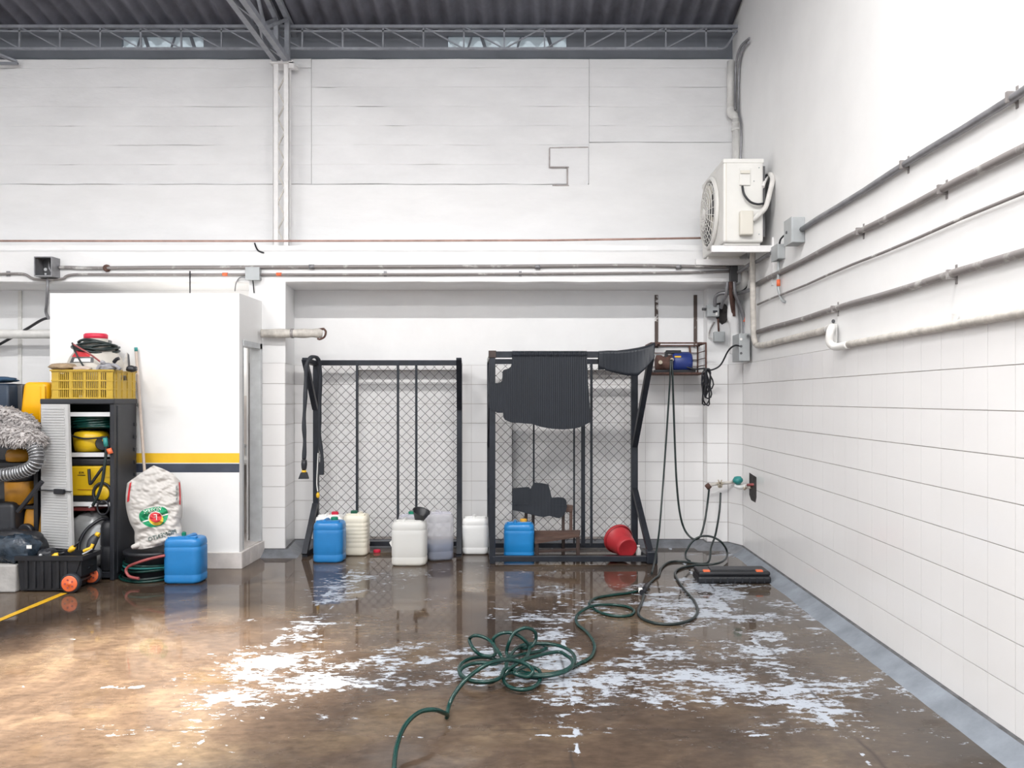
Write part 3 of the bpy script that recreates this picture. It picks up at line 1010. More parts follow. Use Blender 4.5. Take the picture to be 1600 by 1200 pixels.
# grey square box over the pillar
c0 = P(384, 437, YP - 0.07)
c1 = P(405, 418, YP - 0.07)
t = thing('square_conduit_box', P(395, 440, YP), 'small grey square box where conduits meet above the pillar', 'electrical box')
part(B().box((c0.x, YP - 0.07, c0.z), (c1.x, YP, c1.z), bev=0.006), 'body', 'box_grey', t)
part(B().box((c0.x - .004, YP - 0.076, c0.z - .004), (c1.x + .004, YP - 0.07, c1.z + .004), bev=0.002), 'lid', 'box_grey', t)
part(B().tube(curve([P(385, 434, YP - .03), P(375, 434, YP - .03), P(369, 442, YP + 0.0), P(367, 455, YP + 0.02)]), 0.006, 6), 'wire', 'conduit', t)
part(B().tube([P(395, 438, YP - .03), P(396, 446, YP - .02), P(397, 458, YP - 0.02)], 0.006, 6), 'black_wire', 'cable_black', t)

# broken drain pipe by the pillar
t = thing('broken_drain_pipe', P(455, 521, 7.36), 'dirty cream drain pipe with broken end above left rack', 'pipe')
part(B().tube(curve([P(409, 521, 7.37), P(440, 521, 7.37), P(470, 521, 7.37), P(490, 520.5, 7.37), P(503, 521, 7.40)]), 0.043, 14, rf=lambda u: 1 - 0.06 * math.sin(u * 20)), 'pipe', 'pvc_dirt_shade', t)
part(B().tube([P(497, 515, 7.40), P(505, 514, 7.38)], 0.012, 6).tube(curve([P(505, 513, 7.36), P(509, 518, 7.36), P(507, 526, 7.36), P(500, 530, 7.36), P(496, 529, 7.36)]), 0.010, 6), 'broken_rim', 'rust', t)
for px in (457,):
    part(B().tube([P(px - 2, 521, 7.37), P(px + 2, 521, 7.37)], 0.046, 14), 'joint_ring', 'conduit_painted', t)

# ------------------------------------------------------------------ right wall: pipes
XW = XR - 0.025
def wy(px):
    return FPX * XR / (px - VX)
def W(px, z, off=0.025):
    return (XR - off, FPX * (XR - off) / (px - VX), z)
def wall_pipe(name, z0, z1, r, m, label, px0, px1=None, y1=-3.0, clips=()):
    t = thing(name, (XW, 5.0, z0), label, 'conduit')
    p0 = Vector(W(px0, z0))
    n = 24
    pts = []
    for i in range(n + 1):
        y = p0.y + (y1 - p0.y) * i / n
        pts.append((XW, y, z0 + (z1 - z0) * i / n + 0.004 * math.sin(i * 1.7)))
    part(B().tube(pts, r, 8), 'pipe', m, t)
    for px in clips:
        y = wy(px)
        part(B().box((XR - 0.05, y - 0.008, z0 - r * 1.15), (XR, y + 0.008, z0 + r * 1.15)).box((XR - 0.004, y - 0.008, z0 - r * 2.4), (XR, y + 0.008, z0 + r * 2.4)), 'clip', 'conduit_painted', t)
    return t
wall_pipe('steel_conduit', 2.815, 2.80, 0.020, 'conduit', 'topmost grey steel conduit on right wall, running into a box', 1252, clips=(1590, 1420))
wall_pipe('steel_conduit', 2.571, 2.57, 0.020, 'conduit_painted', 'second conduit from the top on the right wall', 1180, clips=(1480, 1350))
wall_pipe('thin_conduit', 2.38, 2.385, 0.009, 'conduit_painted', 'thinnest conduit line on the right wall', 1184)
wall_pipe('steel_conduit', 2.13, 2.135, 0.020, 'conduit_painted', 'lowest grey conduit on the right wall above the water pipe', 1182, clips=(1310, 1495))
def mark():
    t = thing('water_pipe', (XW, 5.2, 1.9), 'white painted water pipe with a goose-neck just above the tiles', 'pipe')
    pts = [P(1176, 388, 6.95), P(1176, 440, 6.98), P(1177, 500, 7.02), P(1179, 532, 7.02), W(1190, 2.0), W(1250, 2.0), W(1285, 2.0), W(1295, 2.005)]
    pts = [Vector((min(p[0], XR - 0.03), p[1], p[2])) for p in pts]
    part(B().tube(curve(pts, 6), 0.026, 10), 'pipe', 'pvc_dirt_shade', t)
    part(B().tube(curve([Vector(W(1293, 2.005, .03)), Vector(W(1300, 2.005, .05)), Vector(W(1297, 1.97, .08)), Vector(W(1296, 1.90, .08)), Vector(W(1306, 1.868, .05)), Vector(W(1325, 1.870, .03))], 6), 0.026, 10), 'goose_neck', 'pvc', t)
    pts = [(XW - .002, wy(1320) - i * 0.25, 1.873 + i * 0.0012) for i in range(34)]
    part(B().tube(pts, 0.022, 10), 'run', 'pvc_dirt_shade', t)
    part(B().bar(W(1304, 1.88), W(1304, 2.03), 0.03, 0.02), 'bracket', 'pvc', t)
    part(B().lathe([(0.012, 0), (0.012, 0.03)], axis(W(1302, 2.055, 0), W(1302, 2.055, 0.05)), 10), 'wall_plug', 'box_dark', t)
    part(B().bar(W(1490, 1.87), W(1492, 1.935), 0.02), 'clip', 'pvc', t)
mark()

# grey boxes on the right wall under the air conditioner
def wbox(name, px0, px1, py0, py1, depth, label, m='box_grey', extra=None):
    """box on the right wall: px0..px1 its far and near edge on the wall face"""
    ya, yb_ = wy(px0), wy(px1)
    ym = (ya + yb_) / 2
    z0 = EYE - (py1 - VY) * ym / FPX
    z1 = EYE - (py0 - VY) * ym / FPX
    t = thing(name, (XR - depth / 2, ym, z0), label, 'electrical box')
    part(B().box((XR - depth, yb_, z0), (XR, ya, z1), bev=0.006), 'body', m, t)
    part(B().box((XR - depth - 0.006, yb_ - 0.003, z0 - 0.003), (XR - depth, ya + 0.003, z1 + 0.003), bev=0.002), 'cover', m, t)
    return t, ym, z0, z1
t, ym, z0, z1 = wbox('grey_wall_box', 1246, 1258, 343, 382, 0.10, 'grey box at the end of topmost conduit on right wall')
part(B().lathe([(0.012, 0), (0.012, 0.006)], axis((XR - 0.106, ym + 0.02, (z0 + z1) / 2), (XR - 0.2, ym + 0.02, (z0 + z1) / 2)), 10), 'hole', 'box_dark', t)
t, ym, z0, z1 = wbox('small_wall_box', 1217, 1227, 384, 407, 0.06, 'small grey box with a dangling conduit below the air conditioner')
part(B().tube(curve([(XR - .03, ym, z0), (XR - .03, ym, z0 - 0.15), (XR - .03, ym, z0 - 0.24), (XR - .02, ym - 0.05, z0 - 0.33), (XR - .005, ym - 0.10, z0 - 0.36)]), 0.012, 8), 'conduit_tail', 'box_grey', t)
part(B().tube([(XR - .03, ym, z0 - 0.16), (XR - .03, ym, z0 - 0.215)], 0.016, 8), 'orange_coupling', 'orange', t)
part(B().tube(curve([(XR - .03, ym - 0.02, z1), (XR - .05, ym - 0.12, z1 + 0.03), (XR - .04, ym - 0.2, z1 + 0.05)]), 0.008, 6), 'link_wire', 'cable_black', t)

# ------------------------------------------------------------------ air conditioner outdoor unit
def air_conditioner():
    x0, x1 = 1.640, 1.985
    y0, y1 = 6.60, 7.42
    z0, z1 = 2.865, 3.575
    t = thing('air_conditioner', (1.83, 7.0, z0), 'white outdoor air conditioner unit on brackets in the upper corner', 'air conditioner')
    bd = part(B().box((x0, y0, z0), (x1, y1, z1), bev=0.018), 'casing', 'ac_white', t)
    part(B().box((x0 - 0.002, y0 - 0.004, z1 - 0.03), (x1 + 0.004, y1, z1 + 0.008), bev=0.006), 'top_panel', 'ac_white', t)
    # front face (towards -x): fan opening, guard
    cy, cz, r = 7.07, (z0 + z1) / 2, 0.30
    A = axis((x0 - 0.002, cy, cz), (x0 - 1, cy, cz))
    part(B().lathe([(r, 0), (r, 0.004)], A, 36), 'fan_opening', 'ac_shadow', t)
    gd = B()
    for rr in (0.07, 0.11, 0.15, 0.19, 0.23, 0.27, 0.30):
        dz = 0.055 * (1 - (rr / 0.31) ** 3) + 0.008
        gd.tube([A @ Vector((rr * math.cos(k * math.pi / 18), rr * math.sin(k * math.pi / 18), dz)) for k in range(37)], 0.004, 5, cap=False)
    for k in range(24):
        a = k * math.pi / 12
        gd.tube([A @ Vector((rr * math.cos(a), rr * math.sin(a), 0.055 * (1 - (rr / 0.31) ** 3) + 0.008)) for rr in (0.03, 0.12, 0.2, 0.26, 0.305)], 0.0035, 4)
    part(gd, 'fan_guard', 'ac_white', t)
    part(B().lathe([(0.305, 0), (0.33, 0.0), (0.33, 0.012), (0.31, 0.030), (0.300, 0.030), (0.300, 0.0)], A, 40, caps=False), 'guard_ring', 'ac_white', t)
    part(B().lathe([(0.002, 0.068), (0.05, 0.066), (0.06, 0.05), (0.06, 0.03)], A, 20), 'fan_cap', 'ac_white', t)
    for k in range(3):
        a = k * 2 * math.pi / 3
        q = [A @ Vector((rr * math.cos(a + o_), rr * math.sin(a + o_), 0.008 + dz)) for rr, o_, dz in ((0.04, 0, 0), (0.27, -0.1, 0.0), (0.28, 0.7, 0.02), (0.04, 0.8, 0.02))]
        part(B().prism(q, (-0.003, 0, 0)), 'fan_blade', 'ac_cream', t)
    # side panel facing the room: handle recess, valve cover, seams
    def sp(px, py, off=0):
        return P(px, py, y0 - off)
    c = sp(1155, 290), sp(1172, 263)
    h = part(B().box((c[0].x, y0 - 0.012, c[0].z), (c[1].x, y0, c[1].z), bev=0.004), 'handle_cover', 'ac_white', t)
    c2 = sp(1156, 272), sp(1171, 267)
    part(B().box((c2[0].x, y0 - 0.022, c2[0].z), (c2[1].x, y0 - 0.010, c2[1].z), bev=0.003), 'grip', 'ac_cream', h)
    c = sp(1154, 369), sp(1175, 331)
    part(B().box((c[0].x, y0 - 0.055, c[0].z), (c[1].x, y0, c[1].z), bev=0.012), 'valve_cover', 'ac_cream', t)
    part(B().box((x0 + 0.02, y0 - 0.003, z0 + 0.01), (x0 + 0.028, y0 + 0.001, z1 - 0.03)), 'panel_seam', 'ac_cream', t)
    for px, py in ((1178, 283), (1186, 262), (1186, 366)):
        part(B().lathe([(0.006, 0), (0.006, 0.004)], axis(sp(px, py), sp(px, py, 1)), 8), 'screw', 'box_grey', t)
    part(B().tube(curve([sp(1160, 291, .01), sp(1163, 304, .03), sp(1172, 315, .04), sp(1183, 319, .04), sp(1193, 318, 0.02)]), 0.010, 8), 'power_cable', 'cable_black', t)
    # insulated pipe from the valve cover over the back
    part(B().tube(curve([sp(1176, 344, .03), sp(1184, 337, .04), sp(1196, 324, .04), sp(1203, 300, .03), sp(1207, 281, 0.0), sp(1204, 273, -.05), sp(1197, 276, -.15), sp(1194, 286, -.2)]), 0.022, 10), 'insulated_pipe', 'insulation', t)
    part(B().tube(curve([sp(1192, 292, .0), sp(1196, 281, -.05), sp(1202, 275, -.12), sp(1210, 285, -.2), sp(1213, 310, -.25), sp(1214, 345, -.25), sp(1211, 380, -.25)]), 0.016, 8), 'copper_line', 'pvc', t)
    part(B().tube(curve([sp(1194, 290, -.02), sp(1196, 276, -.06), sp(1203, 272, -.08)]), 0.012, 8), 'second_cable', 'cable_black', t)
    part(B().box((x1, y0 + 0.02, z0 + 0.05), (x1 + 0.02, y1 - 0.02, z1 - 0.05)), 'coil_fins', 'ac_shadow', t)
    # feet and wall brackets
    for yy in (6.66, 7.30):
        part(B().box((x0 + 0.02, yy - 0.03, z0 - 0.02), (x1 - 0.02, yy + 0.03, z0 + 0.005), bev=0.004), 'foot', 'ac_white', t)
        br = part(B().box((x0 - 0.09, yy - 0.022, z0 - 0.075), (XR, yy + 0.022, z0 - 0.02)), 'bracket_arm', 'white_steel', t)
        part(B().box((XR - 0.012, yy - 0.025, z0 - 0.36), (XR, yy + 0.025, z0 + 0.05)), 'wall_plate', 'white_steel', br)
air_conditioner()

# vertical pipes in the upper corner
t = thing('corner_downpipe', (1.98, 7.85, 3.5), 'white downpipe in the upper corner behind the air conditioner', 'pipe')
part(B().tube([P(1142, 96, 7.85), P(1142, 172, 7.85)], 0.038, 14), 'upper_length', 'pvc', t)
part(B().tube(curve([P(1142, 170, 7.85), P(1143, 177, 7.83), P(1150, 184, 7.78), P(1150, 195, 7.76)]), 0.042, 14), 'elbow', 'pvc', t)
part(B().tube([P(1150, 186, 7.76), P(1150, 300, 7.74), P(1150, 400, 7.72)], 0.038, 14), 'lower_length', 'pvc', t)
part(B().tube([P(1150, 200, 7.76), P(1150, 205, 7.76)], 0.045, 14), 'collar', 'pvc', t)
single(B().tube(curve([P(1171, 60, 7.35), P(1158, 72, 7.6), P(1151, 92, 7.75), P(1149, 120, 7.8), P(1149, 172, 7.78)]), 0.012, 8), 'bent_conduit', 'conduit', 'thin bent conduit rising into the roof corner', 'conduit')
single(B().tube(curve([P(1170, 66, 7.3), P(1160, 80, 7.55), P(1155, 110, 7.68), P(1154, 170, 7.70), P(1158, 200, 7.6), P(1157, 260, 7.6)]), 0.012, 8), 'dark_riser', 'conduit', 'dark riser cable beside the white downpipe in the corner', 'cable')

# cluster in the corner under the air conditioner
t = thing('corner_plate_box', P(1146, 420, 7.42), 'tall dark grey junction plate where conduits meet in the corner', 'electrical box')
part(B().box(P(1139, 442, YP), P(1153, 402, YP - 0.05), bev=0.004), 'body', 'box_dark', t)
part(B().tube(curve([P(1137, 418, YP - .05), P(1141, 410, YP - .07), P(1146, 409, YP - .06)]), 0.014, 8), 'elbow', 'box_dark', t)
for i, (c, pts) in enumerate((('rust', [(1142, 440, 7.4), (1142, 460, 7.42), (1144, 478, 7.5), (1147, 495, 7.6)]),
                              ('conduit', [(1137, 440, 7.42), (1135, 460, 7.45), (1130, 470, 7.6), (1127, 481, 7.7)]),
                              ('conduit', [(1147, 440, 7.4), (1149, 460, 7.42), (1156, 478, 7.5), (1162, 498, 7.55), (1163, 524, 7.55)]))):
    part(B().tube(curve([P(*p) for p in pts]), 0.018, 8), 'conduit_leg', c, t)
part(B().tube([P(1163, 496, 7.55), P(1163, 503, 7.55)], 0.018, 8), 'orange_coupling', 'orange', t)
single(B().tube(curve([P(1117, 478, 7.70), P(1118, 464, 7.65), P(1128, 458, 7.6), P(1150, 459, 7.5), P(1172, 453, 7.2)]), 0.018, 10), 'curved_conduit', 'conduit', 'curved grey conduit looping over the two small boxes in corner', 'conduit')
single(B().tube(curve([P(1154, 425, 7.38), P(1162, 420, 7.2), P(1172, 413, 7.05), P(1186, 407, 6.9), P(1208, 392, 6.62)]), 0.018, 8), 'corner_conduit', 'conduit', 'short conduit from the dark corner plate to right wall', 'conduit')
t = thing('white_elbow_pipe', P(1160, 440, 7.5), 'thick white elbow pipe in the corner under the air conditioner', 'pipe')
part(B().tube(curve([P(1163, 425, 7.45), P(1164, 437, 7.45), P(1160, 448, 7.5), P(1150, 454, 7.55), P(1143, 458, 7.6)]), 0.040, 14), 'elbow', 'pvc', t)
part(B().tube(curve([P(1168, 424, 7.43), P(1170, 437, 7.43), P(1165, 449, 7.47), P(1157, 456, 7.5)]), 0.012, 8), 'black_edge', 'cable_black', t)
t = thing('sleeve_pipe', P(1147, 480, 7.68), 'plastered white pipe sleeve rising beside the tall grey box', 'pipe')
part(B().tube(curve([P(1146, 462, 7.60), P(1145, 492, 7.60), P(1147, 505, 7.60), P(1149, 530, 7.62), P(1149, 552, 7.66)]), 0.050, 14, rf=lambda u: 0.85 + 0.25 * abs(math.sin(u * 5))), 'pipe', 'rough_plaster', t)
part(B().tube([P(1146, 460, 7.52), P(1147, 494, 7.53)], 0.014, 8), 'rusty_line', 'rust', t)
single(B().lathe([(0.002, 0), (0.06, 0.0), (0.085, 0.004), (0.05, 0.012), (0.002, 0.012)], axis(P(1126, 490, 7.795), P(1126, 490, 7.0)) @ Matrix.Diagonal((1.0, 1.35, 1, 1)), 11, smooth=False), 'wall_cavity', 'broken_hole', 'dark broken hole in the wall behind upper corner box', 'hole')
t = thing('upper_corner_box', P(1113, 497, 7.72), 'grey box with dark slot beside the broken hole in wall', 'electrical box')
part(B().box(P(1102, 496, 7.795), P(1124, 476, 7.70), bev=0.005), 'body', 'box_grey', t)
part(B().box(P(1114, 489, 7.70), P(1121, 485, 7.695)), 'slot', 'cable_black', t)
part(B().box(P(1118, 493, 7.70), P(1121, 488, 7.692)), 'tag', 'paper', t)
part(B().tube([P(1097, 483, 7.74), P(1103, 483, 7.74)], 0.014, 8), 'stub', 'box_dark', t)
t = thing('lower_corner_box', P(1124, 536, 7.72), 'smaller pale grey box hanging below the slotted corner box', 'electrical box')
part(B().box(P(1114, 535, 7.795), P(1133, 518, 7.72), bev=0.006), 'body', 'box_grey', t)
part(B().box(P(1116, 533.5, 7.72), P(1131, 519.5, 7.714), bev=0.002), 'lid', 'box_grey', t)
part(B().tube([P(1122, 498, 7.74), P(1123, 518, 7.74)], 0.010, 8), 'stem', 'rust', t)
part(B().tube(curve([P(1113, 529, 7.76), P(1108, 526, 7.77), P(1110, 514, 7.78), P(1116, 503, 7.78)]), 0.008, 6), 'wire', 'conduit_painted', t)
t = thing('tall_switch_box', P(1164, 565, 7.55), 'tall narrow grey switch box where tiles begin in the corner', 'electrical box')
part(B().box(P(1155, 564, 7.25), P(1172, 521, 7.25) + Vector((0, 0.25, 0)), bev=0.006), 'body', 'box_grey', t)
for py in (530, 541, 552):
    part(B().lathe([(0.012, 0), (0.012, 0.006)], axis(P(1158, py, 7.25), P(1158, py, 7.0)), 10), 'knockout', 'box_dark' if py != 530 else 'paper', t)
part(B().lathe([(0.014, 0), (0.014, 0.03)], axis(P(1169, 525, 7.25), P(1169, 525, 7.0)), 10), 'knob', 'box_dark', t)

# wall cage with the blue pressure washer
def cage():
    x0, x1 = P(1018, 0, 7.55).x, P(1103, 0, 7.55).x
    ya, yc = 7.55, 7.93
    z1 = P(0, 536, 7.55).z
    z0 = P(0, 583, 7.55).z
    t = thing('wall_cage', ((x0 + x1) / 2, 7.74, z0), 'rusty steel wall cage on two strips holding a washer', 'wall cage')
    fr = B()
    for y in (ya, yc):
        for z in (z0, z1):
            fr.bar((x0, y, z), (x1, y, z), 0.014)
        for x in (x0, x1):
            fr.bar((x, y, z0), (x, y, z1), 0.014)
    for x in (x0, x1):
        for z in (z0, z1):
            fr.bar((x, ya, z), (x, yc, z), 0.014)
    part(fr, 'frame', 'rust', t)
    for z in (z0 + 0.08, z0 + 0.15, z0 + 0.22):
        part(B().bar((x0, yc, z), (x1, yc, z), 0.007), 'back_rod', 'rust', t)
        part(B().bar((x1, ya, z), (x1, yc, z), 0.007), 'side_rod', 'rust', t)
    part(B().bar((x1 - 0.06, yc - 0.03, z0), (x1 - 0.09, yc - 0.03, z1), 0.02, 0.01), 'stay', 'rust', t)
    part(B().box((x0, ya, z0 - 0.012), (x1, yc, z0 - 0.004)), 'floor_plate', 'rust', t)
    for pxa in (1026, 1087):
        xs = P(pxa, 0, YB - 0.02).x
        part(B().box((xs - 0.018, YB - 0.012, z1 - 0.02), (xs + 0.018, YB - 0.002, P(0, 461, YB).z)), 'wall_strip', 'strip_worn', t)
    part(B().bar((P(1026, 0, YB).x, YB - 0.02, z1), (P(1030, 0, 7.7).x, 7.7, z1 + 0.01), 0.03, 0.02).bar((P(1090, 0, YB).x, YB - 0.02, z1), (P(1094, 0, 7.7).x, 7.7, z1 + 0.01), 0.03, 0.02), 'hanger', 'rust', t)
    return x0, x1, z0
mat('strip_worn', (0.10, 0.075, 0.065), 0.7, 0.2, col2=(0.75, 0.74, 0.73), th=0.6, soft=0.03, vs=9, stretch=(1, 1, 1))
cx0, cx1, cz0 = cage()
t = thing('pressure_washer', P(1052, 580, 7.72), 'blue pressure washer with black handle lying inside the wall cage', 'pressure washer')
def X(px, py, D=7.7):
    return P(px, py, D)
A = axis(X(1050, 566), X(1080, 566))
part(B().lathe([(0.05, -0.005), (0.095, 0.0), (0.105, 0.02), (0.105, 0.165), (0.09, 0.19), (0.05, 0.20)], A, 20), 'motor_body', 'blue_washer', t)
b = B()
A2 = axis(X(1024, 568), X(1050, 568))
b.lathe([(0.06, 0), (0.085, 0.01), (0.085, 0.06), (0.07, 0.08), (0.085, 0.1), (0.085, 0.17)], A2, 16)
part(b, 'pump_head', 'rust', t)
part(B().bar(X(1040, 550, 7.66), X(1064, 550, 7.66), 0.04, 0.035, bev=0.008).bar(X(1041, 550, 7.66), X(1041, 562, 7.66), 0.03).bar(X(1062, 550, 7.66), X(1062, 562, 7.66), 0.03), 'handle', 'black_plastic', t)
part(B().box(X(1054, 558.5, 7.60), X(1064, 556, 7.597)), 'yellow_sticker', 'stripe_yellow', t)
part(B().box(X(1022, 584, 7.62), X(1080, 579, 7.85), bev=0.01), 'base', 'cable_black', t)
part(B().lathe([(0.02, 0), (0.02, 0.05)], axis(X(1032, 566, 7.62), X(1032, 566, 7.5)), 10), 'pressure_dial', 'brass', t)
part(B().lathe([(0.018, 0), (0.018, 0.06)], axis(X(1050, 562, 7.62), X(1050, 562, 7.5)), 10), 'outlet', 'brass', t)

# hanging black cable bundle and the lead to the switch box
t = thing('cable_bundle', P(1105, 640, 7.56), 'black power cable hung in a bundle on the cage corner', 'cable')
for k in range(6):
    random.seed(k)
    x, wd, ln = 1104 + random.uniform(-3, 3), random.uniform(2.5, 8), random.uniform(34, 64)
    pts = []
    for i in range(17):
        a = i / 16 * 2 * math.pi
        pts.append(P(x + wd * math.sin(a) * (0.5 + 0.5 * (1 - math.cos(a)) / 2) + 2 * math.sin(3 * a + k), 576 + ln * (1 - math.cos(a)) / 2, 7.50 + 0.012 * k))
    part(B().tube(pts, 0.0075, 6, cap=False), 'loop', 'cable_black', t)
part(B().tube(curve([P(1103, 576, 7.50), P(1112, 578, 7.5), P(1126, 570, 7.5), P(1138, 548, 7.4), P(1148, 540, 7.3), P(1157, 541, 7.25)]), 0.0085, 6), 'lead', 'cable_black', t)
part(B().tube(curve([P(1072, 573, 7.62), P(1085, 577, 7.58), P(1096, 576, 7.54), P(1104, 576, 7.51)]), 0.0085, 6), 'tail', 'cable_black', t)

# taps on the chase
t = thing('water_taps', P(1135, 760, 7.7), 'old brass taps on a white pipe run in the tiled corner', 'tap')
part(B().tube(curve([P(1106, 759, 7.66), P(1120, 756, 7.68), P(1140, 754, 7.70), P(1148, 752, 7.62), P(1156, 758, 7.45), P(1166, 760, 7.35), P(1172, 761, 7.28)]), 0.016, 10), 'pipe', 'pvc_dirt_shade', t)
part(B().tube([P(1104, 757, 7.66), P(1109, 763, 7.66)], 0.026, 10), 'end_elbow', 'rust', t)
part(B().lathe([(0.02, -0.02), (0.026, 0), (0.022, 0.03), (0.014, 0.04)], axis(P(1125, 756, 7.68), P(1125, 775, 7.66)), 12), 'tap_body', 'brass', t)
for k in range(3):
    a = k * math.pi / 3
    part(B().bar(P(1125 - 6 * math.cos(a), 755 - 6 * math.sin(a), 7.62), P(1125 + 6 * math.cos(a), 755 + 6 * math.sin(a), 7.62), 0.010), 'tap_wheel_spoke', 'brass', t)
part(B().lathe([(0.002, 0.05), (0.03, 0.045), (0.048, 0.02), (0.05, 0.0), (0.02, -0.03)], axis(P(1153, 752, 7.42), P(1152, 743, 7.42)), 16), 'green_knob', 'teal', t)
part(B().tube(curve([P(1148, 758, 7.45), P(1158, 761, 7.42), P(1166, 760, 7.35)]), 0.024, 10), 'valve_sleeve', 'white_can', t)
part(B().tube(curve([P(1162, 764, 7.36), P(1167, 761, 7.34), P(1174, 761, 7.28)]), 0.016, 10), 'elbow', 'brass', t)
part(B().tube([P(1168, 758, 7.30), P(1180, 757, 7.22)], 0.014, 8), 'red_pipe', 'hose_red', t)
ya, yc = wy(1182), wy(1171)
single(B().prism([(XR - 0.002, y, z) for y, z in ((ya, 0.79), (yc, 0.81), (yc, 0.60), (yc - 0.06, 0.555), (ya + 0.03, 0.55), (ya, 0.60))], (0.004, 0, 0)), 'tile_gap', 'broken_hole', 'dark broken opening in the right wall tiles behind taps', 'hole')

# ------------------------------------------------------------------ two display racks with chain link
TB = 0.052
def chain(b, x0, x1, y, z0, z1, p=0.094, r=0.0023):
    """woven diagonal wires clipped to the rectangle"""
    for s in (1, -1):
        n = int((x1 - x0 + z1 - z0) / p) + 2
        for i in range(-1, n):
            c = x0 + i * p
            pts = []
            # line x = c -/+ (z - z0)
            if s == 1:
                za, zb_ = max(z0, z0 + c - x1), min(z1, z0 + c - x0)
                if zb_ - za < 0.01:
                    continue
                a, e = (c - (za - z0), za), (c - (zb_ - z0), zb_)
            else:
                d = x0 + x1 - c
                za, zb_ = max(z0, z0 + x0 - d), min(z1, z0 + x1 - d)
                if zb_ - za < 0.01:
                    continue
                a, e = (d + (za - z0), za), (d + (zb_ - z0), zb_)
            b.tube([(a[0], y + s * 0.003, a[1]), (e[0], y - s * 0.003, e[1])], r, 4)
    return b

def rack1():
    D, Df = 7.75, 7.38
    xl, xr_ = P(494, 0, D).x, P(718, 0, D).x
    zt = P(0, 567, D).z
    t = thing('wire_rack', ((xl + xr_) / 2, D, 0), 'black steel chain link rack on the left, nothing hung on its front', 'rack', 'chain link racks against the tiled wall')
    xfl, xfr = P(476, 0, Df).x, P(717, 0, Df).x
    for x, xf in ((xl, xfl), (xr_, xfr)):
        part(B().bar((x, D, 0.0), (x, D, zt), TB, bev=.003), 'post', 'frame_black', t)
        part(B().bar((xf, Df, 0.025), (x, D, 0.025), 0.05), 'foot', 'frame_black', t)
        part(B().bar((xf, Df, 0.02), (x, D - 0.03, 0.46), 0.05, 0.045), 'lower_brace', 'frame_black', t)
        part(B().bar((xf, Df, zt + 0.01), (x, D, zt - 0.01), 0.05, 0.045), 'arm', 'frame_black', t)
        part(B().bar((xf, Df, zt + 0.02), (x, D - 0.03, 1.42), 0.05, 0.045), 'upper_brace', 'frame_black', t)
    part(B().bar((xl, D, zt), (xr_, D, zt), TB, bev=.003), 'top_rail', 'frame_black', t)
    part(B().bar((xl, D, 0.06), (xr_, D, 0.06), 0.045), 'bottom_rail', 'frame_black', t)
    for px in (558, 622, 650.5):
        x = P(px, 0, D - .03).x
        part(B().bar((x, D - 0.03, 0.06), (x, D - 0.03, zt), 0.022), 'mesh_bar', 'frame_black', t)
    part(chain(B(), xl + 0.02, xr_ - 0.02, D, 0.10, zt - 0.03), 'chain_link', 'wire', t, kind='stuff')
rack1()

def rack2():
    D, Df = 7.66, 7.09
    xl, xr_ = P(770, 0, D).x - 0.03, P(991, 0, D).x
    zt = P(0, 565, D).z
    zf = P(0, 554, Df).z
    t = thing('wire_rack', ((xl + xr_) / 2, 7.4, 0), 'black steel chain link rack on the right, draped with rubber mats', 'rack', 'chain link racks against the tiled wall')
    xfl, xfr = P(769.5, 0, Df).x, P(1018, 0, Df).x
    for x, xf in ((xl, xfl), (xr_, xfr)):
        part(B().bar((x, D, 0.0), (x, D, zt), 0.066 if x == xr_ else TB, bev=.003), 'post', 'frame_black', t)
        part(B().bar((xf, Df, 0.04), (x, D, 0.04), 0.05), 'foot', 'frame_black', t)
        part(B().bar((xf, Df, 0.05), (x, D - 0.03, 0.62), 0.052, 0.045), 'lower_brace', 'frame_black', t)
        part(B().bar((xf, Df, zf), (x, D, zt - 0.0), 0.05, 0.045), 'arm', 'frame_black', t)
        part(B().bar((xf, Df, zf), (x, D - 0.03, 1.05), 0.052, 0.045), 'upper_brace', 'frame_black', t)
    part(B().bar((xfl, Df, 0.0), (xfl, Df, zf + .02), TB, bev=.003), 'front_post', 'frame_black', t)
    part(B().box((xfl - .035, Df - .035, zf - .03), (xfl + .035, Df + .035, zf + .035), bev=.004), 'corner_cap', 'wood_dark', t)
    part(B().bar((xfl, Df, zf), (xfr, Df, zf), 0.056, 0.056, bev=.003), 'front_rail', 'frame_black', t)
    part(B().bar((xfl, Df, 0.045), (xfr, Df, 0.045), 0.056, 0.05, bev=.003), 'front_floor_rail', 'frame_black', t)
    part(B().box((xfr - .05, Df - .05, 0.0), (xfr + .05, Df + .06, 0.12), bev=.012), 'foot_block', 'frame_black', t)
    part(B().bar((xl, D, zt), (xr_, D, zt), 0.05, bev=.003), 'top_rail', 'frame_black', t)
    part(B().bar((xl, D, 0.06), (xr_, D, 0.06), 0.045), 'bottom_rail', 'frame_black', t)
    for px, wd, z1 in ((834, 0.018, zt), (897, 0.018, zt), (911, 0.040, zt), (924, 0.024, zt)):
        x = P(px, 0, D - .03).x
        part(B().bar((x, D - 0.03, 0.06), (x, D - 0.03, z1), wd), 'mesh_bar', 'frame_black', t)
    part(chain(B(), xl + 0.02, xr_ - 0.02, D, 0.10, zt - 0.03), 'chain_link', 'wire', t, kind='stuff')
    return Df, zf
DF2, ZF2 = rack2()

